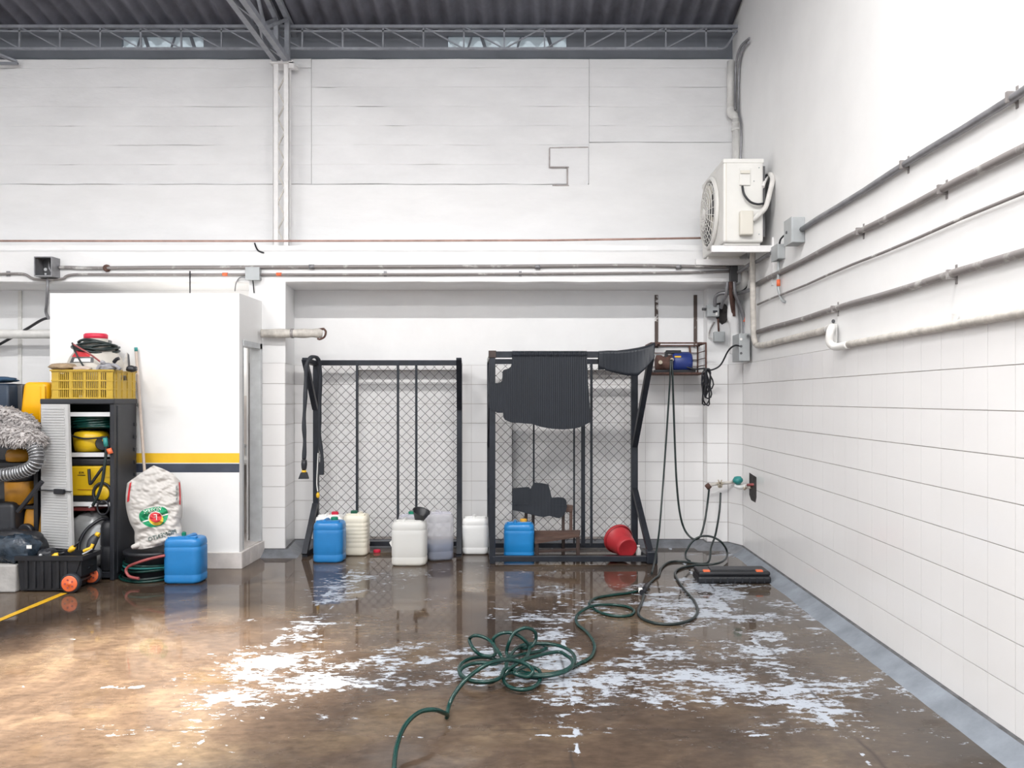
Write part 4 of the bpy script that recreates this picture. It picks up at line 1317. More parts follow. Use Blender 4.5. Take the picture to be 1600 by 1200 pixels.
# rubber mats
def hung_mat(name, outline, D, label, m, back=0.35, curl=None, top=None):
    b = B()
    pts = [P(x, y, D) for x, y in outline]
    if curl:
        pts = [p + Vector((0, curl(p), 0)) for p in pts]
    # front sheet on a fine triangulation so it can bow a little
    x0, x1 = min(p.x for p in pts), max(p.x for p in pts)
    b.prism(pts, (0, 0.010, 0))
    if top:
        a, c = P(top[0], top[2], D), P(top[1], top[2], D)
        n = 10
        r = 0.036
        prof = []
        for i in range(n + 1):
            an = math.pi * i / n
            prof.append((D + 0.005 + r - r * math.cos(an), math.sin(an) * r))
        prof.append((D + 0.005 + 2 * r, -back))
        z_a, z_c = a.z - 0.03, c.z - 0.03
        R = []
        for t_ in (0, 0.5, 1):
            x = a.x + (c.x - a.x) * t_
            z = z_a + (z_c - z_a) * t_
            ring = [(x, D, z - 0.02)] + [(x, y - 0.004, z + dz) for y, dz in prof]
            R.append(ring + [(x, y - 0.014 if i else y - .014, z + dz - (0.008 if dz > 0 else 0)) for i, (y, dz) in reversed(list(enumerate(prof)))])
        b.rings(R, smooth=False)
    return single(b, name, m, label, 'floor mat', 'rubber car mats put up to dry')
hung_mat('rubber_mat', [(800, 551), (917, 551), (919, 600), (922, 640), (922, 660), (914, 664), (905, 668), (893, 670), (880, 671), (862, 670), (845, 667), (832, 662.5), (812, 661), (798, 660), (789, 656), (786.5, 652), (786, 645),
                        (778, 645), (770, 642), (764, 637), (763, 618), (764, 600), (767, 598.5), (779, 598.5), (784, 596), (785, 589), (785, 581), (787, 578), (794, 576), (798, 573), (800, 566)], DF2 - 0.045,
         'large ribbed black rubber mat hung over the right rack', 'mat_rubber', top=(800, 917, 549))
# the smaller mat lies slanting over the right end of the rail
def small_mat():
    out_t = [(936, 550), (950, 549), (965, 549), (982, 547), (1000, 544), (1012, 541), (1024, 536)]
    out_b = [(935, 573), (948, 579), (962, 583), (980, 587), (997, 587), (1007, 578), (1022, 560)]
    def edge(tab, u):
        f = u * (len(tab) - 1)
        i = min(int(f), len(tab) - 2)
        k = f - i
        return tab[i][0] + (tab[i + 1][0] - tab[i][0]) * k, tab[i][1] + (tab[i + 1][1] - tab[i][1]) * k
    def fn(u, v, off=0.0):
        a, c = edge(out_t, u), edge(out_b, u)
        px, py = a[0] + (c[0] - a[0]) * v, a[1] + (c[1] - a[1]) * v
        d = DF2 - 0.05 + 0.035 * math.sin(u * 4) * v + 0.10 * u * (1 - v) * 0.3 + off
        return P(px, py, d)
    b = B().grid(lambda u, v: fn(u, v), 24, 8).grid(lambda u, v: fn(u, v, 0.010), 24, 8, flip=True)
    n = 24
    for tb in (0, 1):
        b.grid(lambda u, v, tb=tb: fn(u, tb, 0.010 * v), 24, 1)
    for tu in (0, 1):
        b.grid(lambda u, v, tu=tu: fn(tu, u, 0.010 * v), 8, 1)
    # flap behind the rail
    b.grid(lambda u, v: fn(u, 0) + Vector((0, 0.01 + 0.10 * v, 0.012 * math.sin(v * 3.1))), 24, 4)
    b.grid(lambda u, v: fn(u, 0) + Vector((0, 0.11 + .01 * v, -0.16 * v)), 24, 3)
    bmesh.ops.remove_doubles(b.bm, verts=b.bm.verts[:], dist=0.0005)
    single(b, 'rubber_mat', 'mat_rubber_plain', 'small curled black mat slung over the right end of the rail', 'floor mat', 'rubber car mats put up to dry')
small_mat()

# low wooden chair with a mat thrown over its back
def chair():
    D = 7.30
    t = thing('low_wooden_chair', P(870, 872, D), 'low old wooden chair behind the floor rail of right rack', 'chair')
    zs = P(0, 838, D).z
    # seat: slanting board seen from the front
    q = [P(836, 845, D - 0.03), P(905, 834, D - 0.03), P(907, 828, D + 0.14), P(835, 829, D + 0.16)]
    part(B().prism([p - Vector((0, 0, 0.03)) for p in q], (0, 0, 0.03)), 'seat', 'wood', t)
    q2 = [P(840, 842, D - 0.035), P(905, 834, D - 0.035), P(905, 837.5, D - 0.035), P(840, 846, D - 0.035)]
    part(B().prism(q2, (0, 0.03, 0)), 'seat_rail', 'wood', t)
    for px, d, top, m in ((839, D, 845, 'wood_dark'), (903, D, 836, 'wood_dark'), (880, D + 0.18, 835, 'wood_dark')):
        p = P(px, top, d)
        part(B().bar((p.x, d, 0.0), (p.x, d, p.z - 0.01), 0.034, bev=.004), 'leg', m, t)
    # back posts and rails
    for px, d, top in ((822, D + 0.16, 780), (833, D + 0.18, 780), (880, D + 0.14, 790), (892, D + 0.14, 792)):
        p = P(px, top, d)
        part(B().bar((p.x, d, 0.0 if px in (833, 822) else zs), (p.x, d, p.z), 0.030, bev=.004), 'back_post', 'wood_dark' if px != 892 else 'wood', t)
    part(B().bar(P(820, 788, D + 0.15), P(895, 795, D + 0.13), 0.03, 0.07, bev=.008), 'top_rail', 'wood', t)
    part(B().bar(P(839, 862, D), P(903, 858, D), 0.022), 'stretcher', 'wood_dark', t)
chair()
def chair_mat():
    D = 7.39
    o = [(801, 763), (812, 762), (826, 761), (829, 764), (834, 754), (846, 755), (857, 757), (860, 768), (862, 778), (872, 777), (881, 778), (885, 782), (886, 792), (884, 800), (880, 806), (874, 810), (866, 808), (858, 806), (850, 808), (842, 807), (835, 805), (822, 802), (812, 799), (800, 797)]
    b = B()
    b.prism([P(x, y, D - 0.02 * math.sin((x - 800) / 30)) for x, y in o], (0, 0.012, 0))
    b.bar(P(827, 764, D - .016), P(827, 788, D - 0.016), 0.012, 0.01)
    b.bar(P(803, 788, D - .012), P(882, 790, D - 0.012), 0.012, 0.01)
    single(b, 'rubber_mat', 'mat_rubber_plain', 'notched black rubber mat thrown over the low wooden chair', 'floor mat', 'rubber car mats put up to dry')
chair_mat()

# vacuum hose and cord hung on the left rack
t = thing('vacuum_hose', P(485, 740, 7.4), 'black vacuum hose looped over the left rack with brush head', 'hose')
part(B().tube(curve([P(475, 718, 7.33), P(476, 690, 7.33), P(475, 660, 7.33), P(477, 620, 7.33), P(478, 585, 7.34), P(480, 567, 7.34), P(487, 558, 7.4), P(496, 560, 7.5), P(500, 575, 7.55), P(500, 620, 7.6), P(499, 660, 7.62), P(500, 690, 7.64), P(503, 712, 7.64), P(503, 740, 7.64)], 6), 0.020, 10, rf=lambda u: 0.92 + 0.14 * math.sin(u * 60)), 'hose', 'rubber', t)
part(B().lathe([(0.016, 0), (0.024, 0.02), (0.028, 0.06), (0.024, 0.10)], axis(P(475, 735, 7.33), P(475.5, 716, 7.33)), 12), 'neck', 'dark_plastic', t)
part(B().lathe([(0.022, 0), (0.022, 0.022)], axis(P(475, 738.5, 7.33), P(475, 730, 7.33)), 12), 'yellow_ring', 'stripe_yellow', t)
q = [P(471, 738, 7.33), P(479, 738, 7.33), P(482, 748, 7.33), P(467, 748, 7.33)]
part(B().prism([p - Vector((0, .025, 0)) for p in q], (0, 0.05, 0)), 'brush_head', 'dark_plastic', t)
part(B().bar(P(502.5, 722, 7.64), P(502.5, 742, 7.64), 0.045, 0.04, bev=.006), 'end_cuff', 'rubber', t)
t = thing('extension_cord', P(496, 775, 7.5), 'thin white cord with yellow plug hanging on left rack post', 'cable')
part(B().tube(curve([P(497, 708, 7.66), P(496, 730, 7.66), P(495, 755, 7.66), P(496.5, 768, 7.66)]), 0.006, 6), 'cord', 'paper', t)
part(B().lathe([(0.008, 0), (0.017, 0.012), (0.018, 0.035), (0.008, 0.055)], axis(P(497, 778, 7.66), P(496.5, 768, 7.66)), 10), 'plug', 'stripe_yellow', t)

# ------------------------------------------------------------------ jerrycans
def srect(w_, d_, r, n=5):
    """rounded rectangle ring, counter-clockwise"""
    out = []
    for cx, cy, a0 in ((w_ / 2 - r, d_ / 2 - r, 0), (-w_ / 2 + r, d_ / 2 - r, 90), (-w_ / 2 + r, -d_ / 2 + r, 180), (w_ / 2 - r, -d_ / 2 + r, 270)):
        for k in range(n + 1):
            a = math.radians(a0 + 90 * k / n)
            out.append((cx + r * math.cos(a), cy + r * math.sin(a)))
    return out
def jerrycan(pxl, pxr, pyt, pyb, m, capm, label, cap_side=0, dep=0.235, rot=0.0, h_lift=0, ribs=False, liquid=None, group='plastic jerrycans on the floor', D=None, noCap=False):
    Df = D or FPX * EYE / (pyb - VY)
    wd = (pxr - pxl) * Df / FPX
    H = (pyb - pyt) * Df / FPX
    cx = ((pxl + pxr) / 2 - VX) * (Df + dep * 0.3) / FPX
    cy = Df + dep / 2
    t = thing('jerrycan', (cx, cy, 0), label, 'jerrycan', group)
    Rm = Matrix.Translation((cx, cy, 0)) @ Matrix.Rotation(rot, 4, 'Z')
    wd /= (1 + abs(math.sin(rot)) * 0.7)
    r = min(wd, dep) * 0.27
    prof = [(0.72, 0.0), (0.90, 0.006), (0.985, 0.03), (1.0, 0.07), (1.0, 0.16), (0.975, 0.185), (0.975, 0.195), (1.0, 0.215)]
    if ribs:
        for k in range(5):
            z = 0.29 + k * 0.09
            prof += [(1.0, z), (0.975, z + 0.02), (0.975, z + 0.03), (1.0, z + 0.05)]
    else:
        prof += [(1.0, 0.45), (1.0, 0.68)]
    prof += [(1.0, 0.755), (0.975, 0.77), (0.975, 0.782), (0.995, 0.80), (0.985, 0.87), (0.93, 0.93), (0.82, 0.958), (0.60, 0.962)]
    R = []
    for s, z in prof:
        R.append([Rm @ Vector((x * s if s > 0.9 else x * s, y * s, z * H)) for x, y in srect(wd, dep, r)])
    part(B().rings(R), 'body', m, t)
    # moulded handle: two humps bridged along the depth
    hx = -cap_side * wd * 0.20
    hb = B()
    hb.tube(curve([Rm @ Vector((hx, -dep * 0.36, H * 0.93)), Rm @ Vector((hx, -dep * 0.27, H * 0.965)), Rm @ Vector((hx, 0, H * 0.970)), Rm @ Vector((hx, dep * 0.27, H * 0.965)), Rm @ Vector((hx, dep * 0.36, H * 0.93))], 5), 0.020, 10)
    hb.box((-wd * 0.40, -dep * 0.40, H * 0.935), (wd * 0.40, -dep * 0.16, H * 0.985), Rm, bev=0.02)
    part(hb, 'handle', m, t)
    if not noCap:
        c = Rm @ Vector((cap_side * wd * 0.22, dep * 0.12, H * 0.935))
        part(B().lathe([(0.030, 0), (0.030, 0.02)], Matrix.Translation(c), 16), 'neck', m, t)
        part(B().lathe([(0.032, 0.012), (0.034, 0.016), (0.034, 0.036), (0.028, 0.042)], Matrix.Translation(c), 18, smooth=False), 'cap', capm, t)
    if liquid:
        lm, frac = liquid
        R = []
        for s, z in [(0.70, 0.012), (0.88, 0.018), (0.955, 0.04), (0.965, 0.07), (0.965, 0.15), (0.945, 0.19), (0.965, 0.22), (0.965, frac)]:
            if z <= frac:
                R.append([Rm @ Vector((x * s, y * s, z * H)) for x, y in srect(wd, dep, r)])
        part(B().rings(R), 'liquid', lm, t)
    return t, cx, cy, H, Rm
jerrycan(258, 316, 839, 913, 'blue_can', 'cap_green', 'blue jerrycan with green cap standing alone in front of the booth', -0.7, 0.22)
jerrycan(490, 537, 814, 880, 'blue_can', 'cap_green', 'blue jerrycan with green cap beside the ivory can at left rack', 0.6, 0.22)
jerrycan(493, 537, 805, 868, 'white_can', 'cap_red', 'white jerrycan with red cap half hidden behind blue can', 0.6, 0.20)
jerrycan(537, 575, 803, 869, 'ivory_can', 'cap_dark_green', 'ivory jerrycan with horizontal ribs and dark green cap', -0.6, 0.20, ribs=True)
jerrycan(612, 666, 813, 885, 'can_film_white', 'cap_green', 'milky white jerrycan with black funnel in its neck', 0.75, 0.20, liquid=('liquid_amber', 0.06), noCap=True)
jerrycan(661, 711, 800, 877, 'can_film_violet', 'white_can', 'violet tinted see-through jerrycan one third full of dark liquid', 0.2, 0.22, rot=0.35, liquid=('liquid_blue', 0.34), noCap=True)
jerrycan(622, 655, 804, 866, 'can_film_violet', 'cap_green', 'violet tinted jerrycan half hidden behind milky white can', 0.5, 0.18, liquid=('liquid_blue', 0.5))
jerrycan(722, 764, 808, 867, 'white_can', 'white_can', 'plain bright white jerrycan standing between the two racks', 0.3, 0.20, noCap=True)
jerrycan(787, 835, 817, 874, 'blue_can_light', 'cap_yellow', 'bright blue jerrycan with yellow cap inside the right rack', 0.65, 0.2)

# funnel in the milky can
t = thing('funnel', P(655, 815, 7.1), 'black plastic funnel stuck tilted in the milky white jerrycan', 'funnel')
A = axis(P(653, 818, 7.08), P(659, 797, 7.04))
part(B().lathe([(0.012, -0.03), (0.022, 0.0), (0.030, 0.012), (0.078, 0.125), (0.082, 0.13), (0.074, 0.125), (0.026, 0.014)], A, 24, caps=False), 'cone', 'black_plastic', t)
part(B().lathe([(0.034, -0.012), (0.034, 0.012)], A, 16), 'collar', 'cap_green', t)

# small things on the floor
p = F(588, 864)
t = single(B().lathe([(0.002, 0.0), (0.033, 0.0), (0.036, 0.004), (0.036, 0.02), (0.030, 0.026), (0.002, 0.026)], Matrix.Translation((p.x, p.y + .03, 0.001)), 18, smooth=False), 'bottle_cap', 'cap_red', 'red bottle cap on the floor behind jerrycans', 'cap')
p = F(611, 868)
single(B().prism([P(608, 848, p.y), P(613, 843, p.y), P(615, 866, p.y), P(612, 855, p.y)], (0, 0.02, 0)), 'paper_scrap', 'paper', 'white paper scrap standing beside the milky jerrycan', 'paper')

# red bucket lying on its side
def bucket():
    c0, c1 = P(981, 853, 7.16), P(963, 842, 7.40)
    t = thing('red_bucket', P(968, 870, 7.27), 'red plastic bucket lying on its side in right rack', 'bucket')
    p0 = Vector((c0.x, 7.17, 0.118))
    d = Vector((-0.28, 0.90, 0.24)).normalized()
    A = axis(p0, p0 + d)
    part(B().lathe([(0.002, 0.004), (0.080, 0.004), (0.090, 0.0), (0.096, 0.006), (0.104, 0.05), (0.132, 0.225), (0.138, 0.228), (0.140, 0.245), (0.132, 0.245), (0.124, 0.22), (0.09, 0.015), (0.002, 0.012)], A, 36, caps=False), 'shell', 'red_plastic', t)
    part(B().lathe([(0.140, 0.205), (0.144, 0.21), (0.146, 0.235), (0.140, 0.245)], A, 36, caps=False), 'rim', 'red_plastic', t)
    part(B().tube([A @ Vector((0.142 * math.cos(a), 0.142 * math.sin(a) * 1.0, 0.23 + 0.05 * math.sin(a))) for a in [i * math.pi / 12 for i in range(13)]], 0.003, 5), 'bail', 'conduit', t)
bucket()
p = P(998, 868, 7.3)
t = thing('white_bottle', (p.x, 7.32, 0), 'small white bottle behind the brace of right rack', 'bottle')
part(B().lathe([(0.024, 0), (0.027, 0.006), (0.027, 0.07), (0.012, 0.095), (0.012, 0.11)], Matrix.Translation((p.x, 7.32, 0)), 14), 'body', 'white_can', t)
part(B().lathe([(0.014, 0.105), (0.014, 0.125)], Matrix.Translation((p.x, 7.32, 0)), 12), 'cap', 'white_can', t)

# flat black case with red latches
def flat_case():
    a, c = F(1090, 912), F(1207, 914)
    y0 = 6.30
    x0, x1 = P(1091, 0, y0).x, P(1206, 0, y0).x
    t = thing('flat_case', ((x0 + x1) / 2, y0 + 0.12, 0), 'long flat black case with two red latches lying on the floor', 'case')
    part(B().box((x0, y0, 0.0), (x1, y0 + 0.24, 0.062), bev=0.02), 'lower_shell', 'black_plastic', t)
    ld = part(B().box((x0 + 0.006, y0 + 0.006, 0.060), (x1 - 0.006, y0 + 0.234, 0.100), bev=0.016), 'lid', 'black_plastic', t)
    part(B().box((x0 + 0.12, y0 + 0.05, 0.098), (x1 - 0.12, y0 + 0.19, 0.106), bev=0.003), 'raised_panel', 'dark_plastic', ld)
    for k in range(9):
        x = x0 + 0.06 + (x1 - x0 - 0.12) * k / 8
        part(B().box((x - 0.006, y0 - 0.004, 0.008), (x + 0.006, y0 + 0.004, 0.05)), 'rib', 'dark_plastic', t)
    for px in (1105, 1188):
        x = P(px, 0, y0).x
        part(B().box((x - 0.028, y0 + 0.012, 0.075), (x + 0.028, y0 + 0.05, 0.110), bev=0.005), 'latch', 'orange', t)
flat_case()

# ------------------------------------------------------------------ hoses
r_h = 0.0105
def Hh(px, py, h=r_h):
    return F(px, py, h)
# two hoses from the washer
single(B().tube(curve([P(1048, 562, 7.5), P(1047, 590, 7.46), P(1044, 640, 7.46), P(1040, 700, 7.46), P(1035, 770, 7.4), P(1030, 830, 7.2), P(1024, 870, 6.95), Hh(1018, 897, .03)], 6), 0.009, 8), 'washer_hose', 'hose_dark', 'dark hose hanging from the washer straight to the floor', 'hose')
single(B().tube(curve([P(1050, 562, 7.5), P(1051, 590, 7.47), P(1054, 680, 7.5), P(1057, 750, 7.5), P(1062, 800, 7.5), P(1070, 828, 7.5), P(1083, 842, 7.45), P(1094, 838, 7.45), P(1101, 815, 7.5), P(1105, 790, 7.55), P(1108, 764, 7.65)], 6), 0.010, 8), 'feed_hose', 'hose_dark', 'dark hose looping from the washer down and up to a tap', 'hose')
lo = [P(1126, 770, 7.66), P(1124, 800, 7.58), P(1118, 835, 7.45), P(1111, 855, 7.3), Hh(1108, 876, .03), Hh(1096, 881), Hh(1062, 877), Hh(1044, 879), Hh(1033, 888), Hh(1029, 899), Hh(1018, 908), Hh(1008, 920), Hh(1004, 938), Hh(997, 955), Hh(1003, 966), Hh(1025, 974), Hh(1055, 975), Hh(1080, 968), Hh(1090, 955), Hh(1084, 938), Hh(1070, 922), Hh(1058, 905), Hh(1055, 894), Hh(1066, 887), Hh(1090, 883), Hh(1118, 881, 0.03), Hh(1133, 874, 0.03), Hh(1136, 862, 0.06), P(1128, 848, 7.25), P(1113, 839, 7.3), P(1096, 838, 7.35), P(1082, 846, 7.35), Hh(1072, 862, 0.06), Hh(1072, 872, .02), Hh(1078, 877, .013)]
t = thing('black_hose', Hh(1060, 930, 0), 'black hose snaking on the floor from the second tap', 'hose')
part(B().tube(curve(lo, 6), 0.010, 8), 'hose', 'hose_dark', t)
part(B().tube([Hh(1012, 914, .02), Hh(1003, 926, .02)], 0.022, 10), 'coupling', 'cable_black', t)
part(B().box(Hh(1001, 925, .012) - Vector((.02, .01, 0)), Hh(1001, 925, .03) + Vector((.02, .03, .02)), bev=.006), 'white_tape', 'paper', t)

# green garden hose with its tangled pile
def Z7(x, y, h=None, D=None):
    px, py = 700 + x / 6.154, 960 + y / 6.154
    if D:
        return P(px, py, D)
    return F(px, py, r_h if h is None else h)
def ell(cx, cy, rx, ry, a0, a1, n, h0=0.015, h1=None):
    out = []
    for i in range(n + 1):
        a = math.radians(a0 + (a1 - a0) * i / n)
        h = h0 + ((h1 or h0) - h0) * i / n
        out.append(Z7(cx + rx * math.cos(a), cy + ry * math.sin(a), h))
    return out
g_ = [Hh(1006, 921), Hh(985, 926), Hh(955, 930), Hh(930, 935), Hh(921, 944), Hh(934, 955), Hh(957, 962), Hh(982, 962), Hh(991, 955), Hh(980, 948), Hh(955, 945), Hh(930, 946, .03), Hh(912, 953, .03), Hh(901, 963), Hh(902, 975), Hh(915, 986), Hh(926, 1000), Hh(929, 1014), Hh(922, 1028), Hh(905, 1037)]
g_ += [Z7(1150, 530), Z7(950, 590), Z7(760, 600), Z7(620, 560, .03), Z7(560, 480, .05)]
g_ += ell(900, 430, 320, 150, 215, 480, 12, 0.05, 0.03)          # big flat loop on the right
g_ += [Z7(560, 520, .06)]
g_ += ell(330, 530, 225, 120, 40, 320, 10, 0.05, 0.02)             # left loop
g_ += [Z7(520, 420, .07), P(700 + 420 / 6.154, 960 + 270 / 6.154, 4.45), P(700 + 330 / 6.154, 960 + 215 / 6.154, 4.5), P(700 + 250 / 6.154, 960 + 205 / 6.154, 4.52), P(700 + 205 / 6.154, 960 + 245 / 6.154, 4.55), Z7(245, 330, .09), Z7(330, 395, .05), Z7(450, 390, .05)]
g_ += [P(700 + 440 / 6.154, 960 + 290 / 6.154, 4.5), P(700 + 440 / 6.154, 960 + 230 / 6.154, 4.5), P(700 + 520 / 6.154, 960 + 180 / 6.154, 4.5), P(700 + 640 / 6.154, 960 + 185 / 6.154, 4.5), P(700 + 740 / 6.154, 960 + 250 / 6.154, 4.5), P(700 + 785 / 6.154, 960 + 330 / 6.154, 4.5), Z7(745, 420, .06), Z7(640, 450, .05)]
g_ += [P(700 + 565 / 6.154, 960 + 380 / 6.154, 4.45), P(700 + 590 / 6.154, 960 + 260 / 6.154, 4.45), P(700 + 640 / 6.154, 960 + 175 / 6.154, 4.48), P(700 + 740 / 6.154, 960 + 130 / 6.154, 4.5), P(700 + 830 / 6.154, 960 + 160 / 6.154, 4.52), P(700 + 845 / 6.154, 960 + 235 / 6.154, 4.54), Z7(800, 310, .06), Z7(700, 330, .03)]
g_ += [Z7(700, 300, .02), Z7(850, 280, .02), Z7(950, 315, .02), Z7(880, 355, .02), Z7(720, 385, .03), Z7(560, 430, .06)]
g_ += ell(330, 560, 215, 95, 300, 60, 10, 0.04, 0.03)
g_ += [Z7(570, 570, .04)]
g_ += ell(880, 470, 320, 125, 130, -60, 8, 0.03, 0.06)
g_ += [Z7(760, 430, .07), Z7(600, 520, .06)]
g_ += ell(710, 620, 175, 105, 190, 0, 8, 0.03, 0.02) + [Z7(875, 540, .03), Z7(760, 500, .06), Z7(640, 560, .08), Z7(760, 600, .06), Z7(815, 550, .08), Z7(770, 490, .10), Z7(650, 445, .13)]
g_ += [Z7(520, 440, .16), Z7(400, 470, .17), Z7(280, 540, .15), Z7(160, 640, .12), Z7(60, 770, .07), Hh(701, 1104, .03), Hh(698, 1121, .014)]
t = thing('green_hose', Hh(800, 1040, 0), 'dark green garden hose lying in a tangled pile on the wet floor', 'hose')
part(B().tube(curve(g_, 6), r_h, 8), 'hose', 'hose_green', t)
part(B().tube(curve([Hh(698, 1121, .014), Hh(699, 1117, .03), Hh(694, 1114, .055), Hh(678, 1109, .10), Hh(655, 1113, .11), Hh(634, 1132, .09), Hh(621, 1162, .06), Hh(616, 1200, .03), Hh(618, 1260, .014), Hh(640, 1340, .014), Hh(700, 1460, .014)], 6), r_h, 8), 'hose_end', 'hose_green', t)

# ------------------------------------------------------------------ plastic cabinet on the left
CX0, CX1, CY0, CY1, CZ = -4.10, -3.50, 6.42, 6.79, 1.52
t = thing('utility_cabinet', (-3.8, 6.6, 0), 'black plastic cabinet with one grey ribbed door and open front', 'cabinet')
part(B().box((CX1 - 0.035, CY0, 0.0), (CX1, CY1, CZ - 0.03), bev=.006), 'side_panel', 'dark_plastic', t)
part(B().box((CX0, CY0 + .01, 0.0), (CX0 + 0.035, CY1, CZ - 0.03), bev=.006), 'side_panel', 'dark_plastic', t)
part(B().box((CX0 + .03, CY1 - 0.02, 0.02), (CX1 - .03, CY1, CZ - 0.03)), 'back_panel', 'black_plastic', t)
part(B().box((CX0 - 0.01, CY0 - 0.015, CZ - 0.045), (CX1 + 0.01, CY1, CZ), bev=.008), 'top_panel', 'dark_plastic', t)
part(B().box((CX0 + .03, CY0 + .02, 0.02), (CX1 - .03, CY1 - .02, 0.06)), 'base_panel', 'dark_plastic', t)
for k in range(7):
    z = 0.62 + k * 0.11
    part(B().box((CX1 - 0.002, CY1 - 0.05, z), (CX1 + 0.010, CY1 - 0.02, z + 0.03), bev=.002), 'hinge_lug', 'black_plastic', t)
part(B().box((CX1 - 0.002, CY0 + 0.05, 0.05), (CX1 + 0.006, CY0 + 0.09, CZ - .06), bev=.003), 'side_groove', 'dark_plastic', t)
for z in (1.395, 1.055, 0.64):
    sh = part(B().box((CX0 + .03, CY0 + .045, z - 0.02), (CX1 - .035, CY1 - .02, z)), 'shelf', 'dark_plastic', t)
    part(B().box((CX0 + .03, CY0 + .035, z - 0.024), (CX1 - .035, CY0 + .048, z + 0.012)), 'shelf_edge', 'shelf_white', sh)
# door, a little open
dz0, dz1 = 0.285, 1.475
DM = Matrix.Translation((CX0 + 0.004, CY0 - 0.02, 0)) @ Matrix.Rotation(math.radians(-17), 4, 'Z')
q = [(0, 0, dz0), (0.335, 0, dz0), (0.285, 0, dz1), (0, 0, dz1)]
dr = part(B().prism([DM @ Vector(p) for p in q], DM.to_3x3() @ Vector((0, 0.022, 0))), 'door', 'door_grey', t)
n = 52
for k in range(n):
    z = dz0 + 0.02 + (dz1 - dz0 - 0.04) * k / n
    wd = 0.335 - 0.05 * (z - dz0) / (dz1 - dz0)
    part(B().box((0.028, -0.005, z), (wd - 0.035, 0.002, z + 0.013), DM), 'door_rib', 'door_grey', dr)
part(B().bar(DM @ Vector((-.02, -0.012, 0.76)), DM @ Vector((0.34, -0.012, 0.76)), 0.012, 0.006), 'strap', 'cable_black', t)
part(B().box((0.17, -0.035, 0.735), (0.27, -0.008, 0.778), DM, bev=.006), 'buckle', 'cable_black', t)

# things on the shelves
def coil(b, c, rx, ry, turns, r, dz, seed=1, tilt=0.0):
    pts = []
    n = turns * 14
    for i in range(n + 1):
        a = i / 14 * 2 * math.pi
        k = 1 + 0.10 * math.sin(seed + i * 0.41)
        pts.append((c[0] + rx * k * math.cos(a), c[1] + ry * k * math.sin(a), c[2] + dz * i / n + 0.012 * math.sin(a * 0.5 + i * .3 + seed)))
    return b.tube(pts, r, 6)
# yellow barrel vacuum with a coil of green hose
t = thing('barrel_vacuum', (-3.75, 6.6, 1.06), 'yellow barrel vacuum with black lid on the upper cabinet shelf', 'vacuum cleaner')
A = Matrix.Translation((-3.79, 6.60, 1.068))
part(B().lathe([(0.10, 0), (0.125, 0.006), (0.135, 0.06), (0.14, 0.13), (0.125, 0.165), (0.08, 0.18)], A, 28), 'drum', 'yellow_machine', t)
part(B().lathe([(0.03, 0), (0.055, 0.01), (0.062, 0.04), (0.055, 0.06)], axis((-3.665, 6.56, 1.14), (-3.60, 6.44, 1.145)), 18), 'motor_cap', 'dark_plastic', t)
part(B().tube(curve([(-3.92, 6.47, 1.225), (-3.84, 6.45, 1.20), (-3.76, 6.455, 1.185), (-3.66, 6.46, 1.19), (-3.58, 6.47, 1.20)]), 0.008, 6), 'cord', 'cable_black', t)
part(B().lathe([(0.010, 0), (0.014, 0.01), (0.010, 0.03)], axis((-3.60, 6.44, 1.17), (-3.55, 6.42, 1.18)), 10), 'yellow_valve', 'stripe_yellow', t)
t = thing('coiled_hose', (-3.76, 6.6, 1.245), 'dark green hose coiled on top of yellow vacuum in cabinet', 'hose')
part(coil(B(), (-3.77, 6.61, 1.262), 0.19, 0.13, 8, 0.013, 0.10, 2), 'coil', 'hose_green', t)
# yellow case cleaner
t = thing('case_vacuum', (-3.75, 6.6, 0.66), 'boxy yellow cleaner with black lid and hose on lower cabinet shelf', 'vacuum cleaner')
part(B().box((-4.02, 6.475, 0.70), (-3.545, 6.75, 0.955), bev=.015), 'body', 'yellow_machine', t)
part(B().box((-4.03, 6.465, 0.955), (-3.545, 6.75, 1.015), bev=.015), 'lid', 'black_plastic', t)
part(B().box((-4.02, 6.475, 0.655), (-3.56, 6.75, 0.70)), 'base', 'black_plastic', t)
part(B().box((-3.615, 6.468, 0.86), (-3.55, 6.478, 0.955)), 'side_flap', 'yellow_machine', t)
part(B().box((-3.83, 6.468, 0.752), (-3.56, 6.474, 0.757)), 'seam', 'amber_plastic', t)
b = B()
text_bm(b, 'ER', 0.045, lambda x, y: (-3.80 + x, 6.472, 0.895 + y * 0.6))
b.box((-3.835, 6.4715, 0.872), (-3.768, 6.4735, 0.878))
part(b, 'lettering', 'cable_black', t)
A = axis((-3.615, 6.47, 0.725), (-3.615, 6.3, 0.725))
part(B().lathe([(0.002, 0.024), (0.055, 0.022), (0.062, 0.012), (0.062, 0)], A, 24), 'wheel_disc', 'yellow_machine', t)
part(B().tube([A @ Vector((0.074 * math.cos(a), 0.086 * math.sin(a), 0.018)) for a in [i * math.pi / 12 for i in range(25)]], 0.012, 8, cap=False), 'wheel_rim', 'black_plastic', t)
part(B().tube(curve([P(139, 733, 6.44), P(140, 748, 6.43), P(141, 756, 6.43), P(145, 752, 6.43), P(155, 738, 6.43), P(161, 730, 6.44)]), 0.012, 6), 'hose', 'cable_black', t)
t = thing('spray_lance', P(165, 700, 6.42), 'dark spray lance with red collar hanging in the cabinet front', 'spray lance')
part(B().tube(curve([P(165, 688, 6.41), P(166, 705, 6.41), P(163, 730, 6.40), P(160, 752, 6.40), P(154, 772, 6.40), P(145, 790, 6.40)]), 0.013, 8), 'tube', 'hose_dark', t)
part(B().tube([P(170, 701, 6.40), P(173, 709, 6.40)], 0.020, 12), 'red_collar', 'orange', t)
part(B().tube([P(164, 684, 6.41), P(166, 698, 6.41)], 0.018, 10), 'connector', 'teal', t)
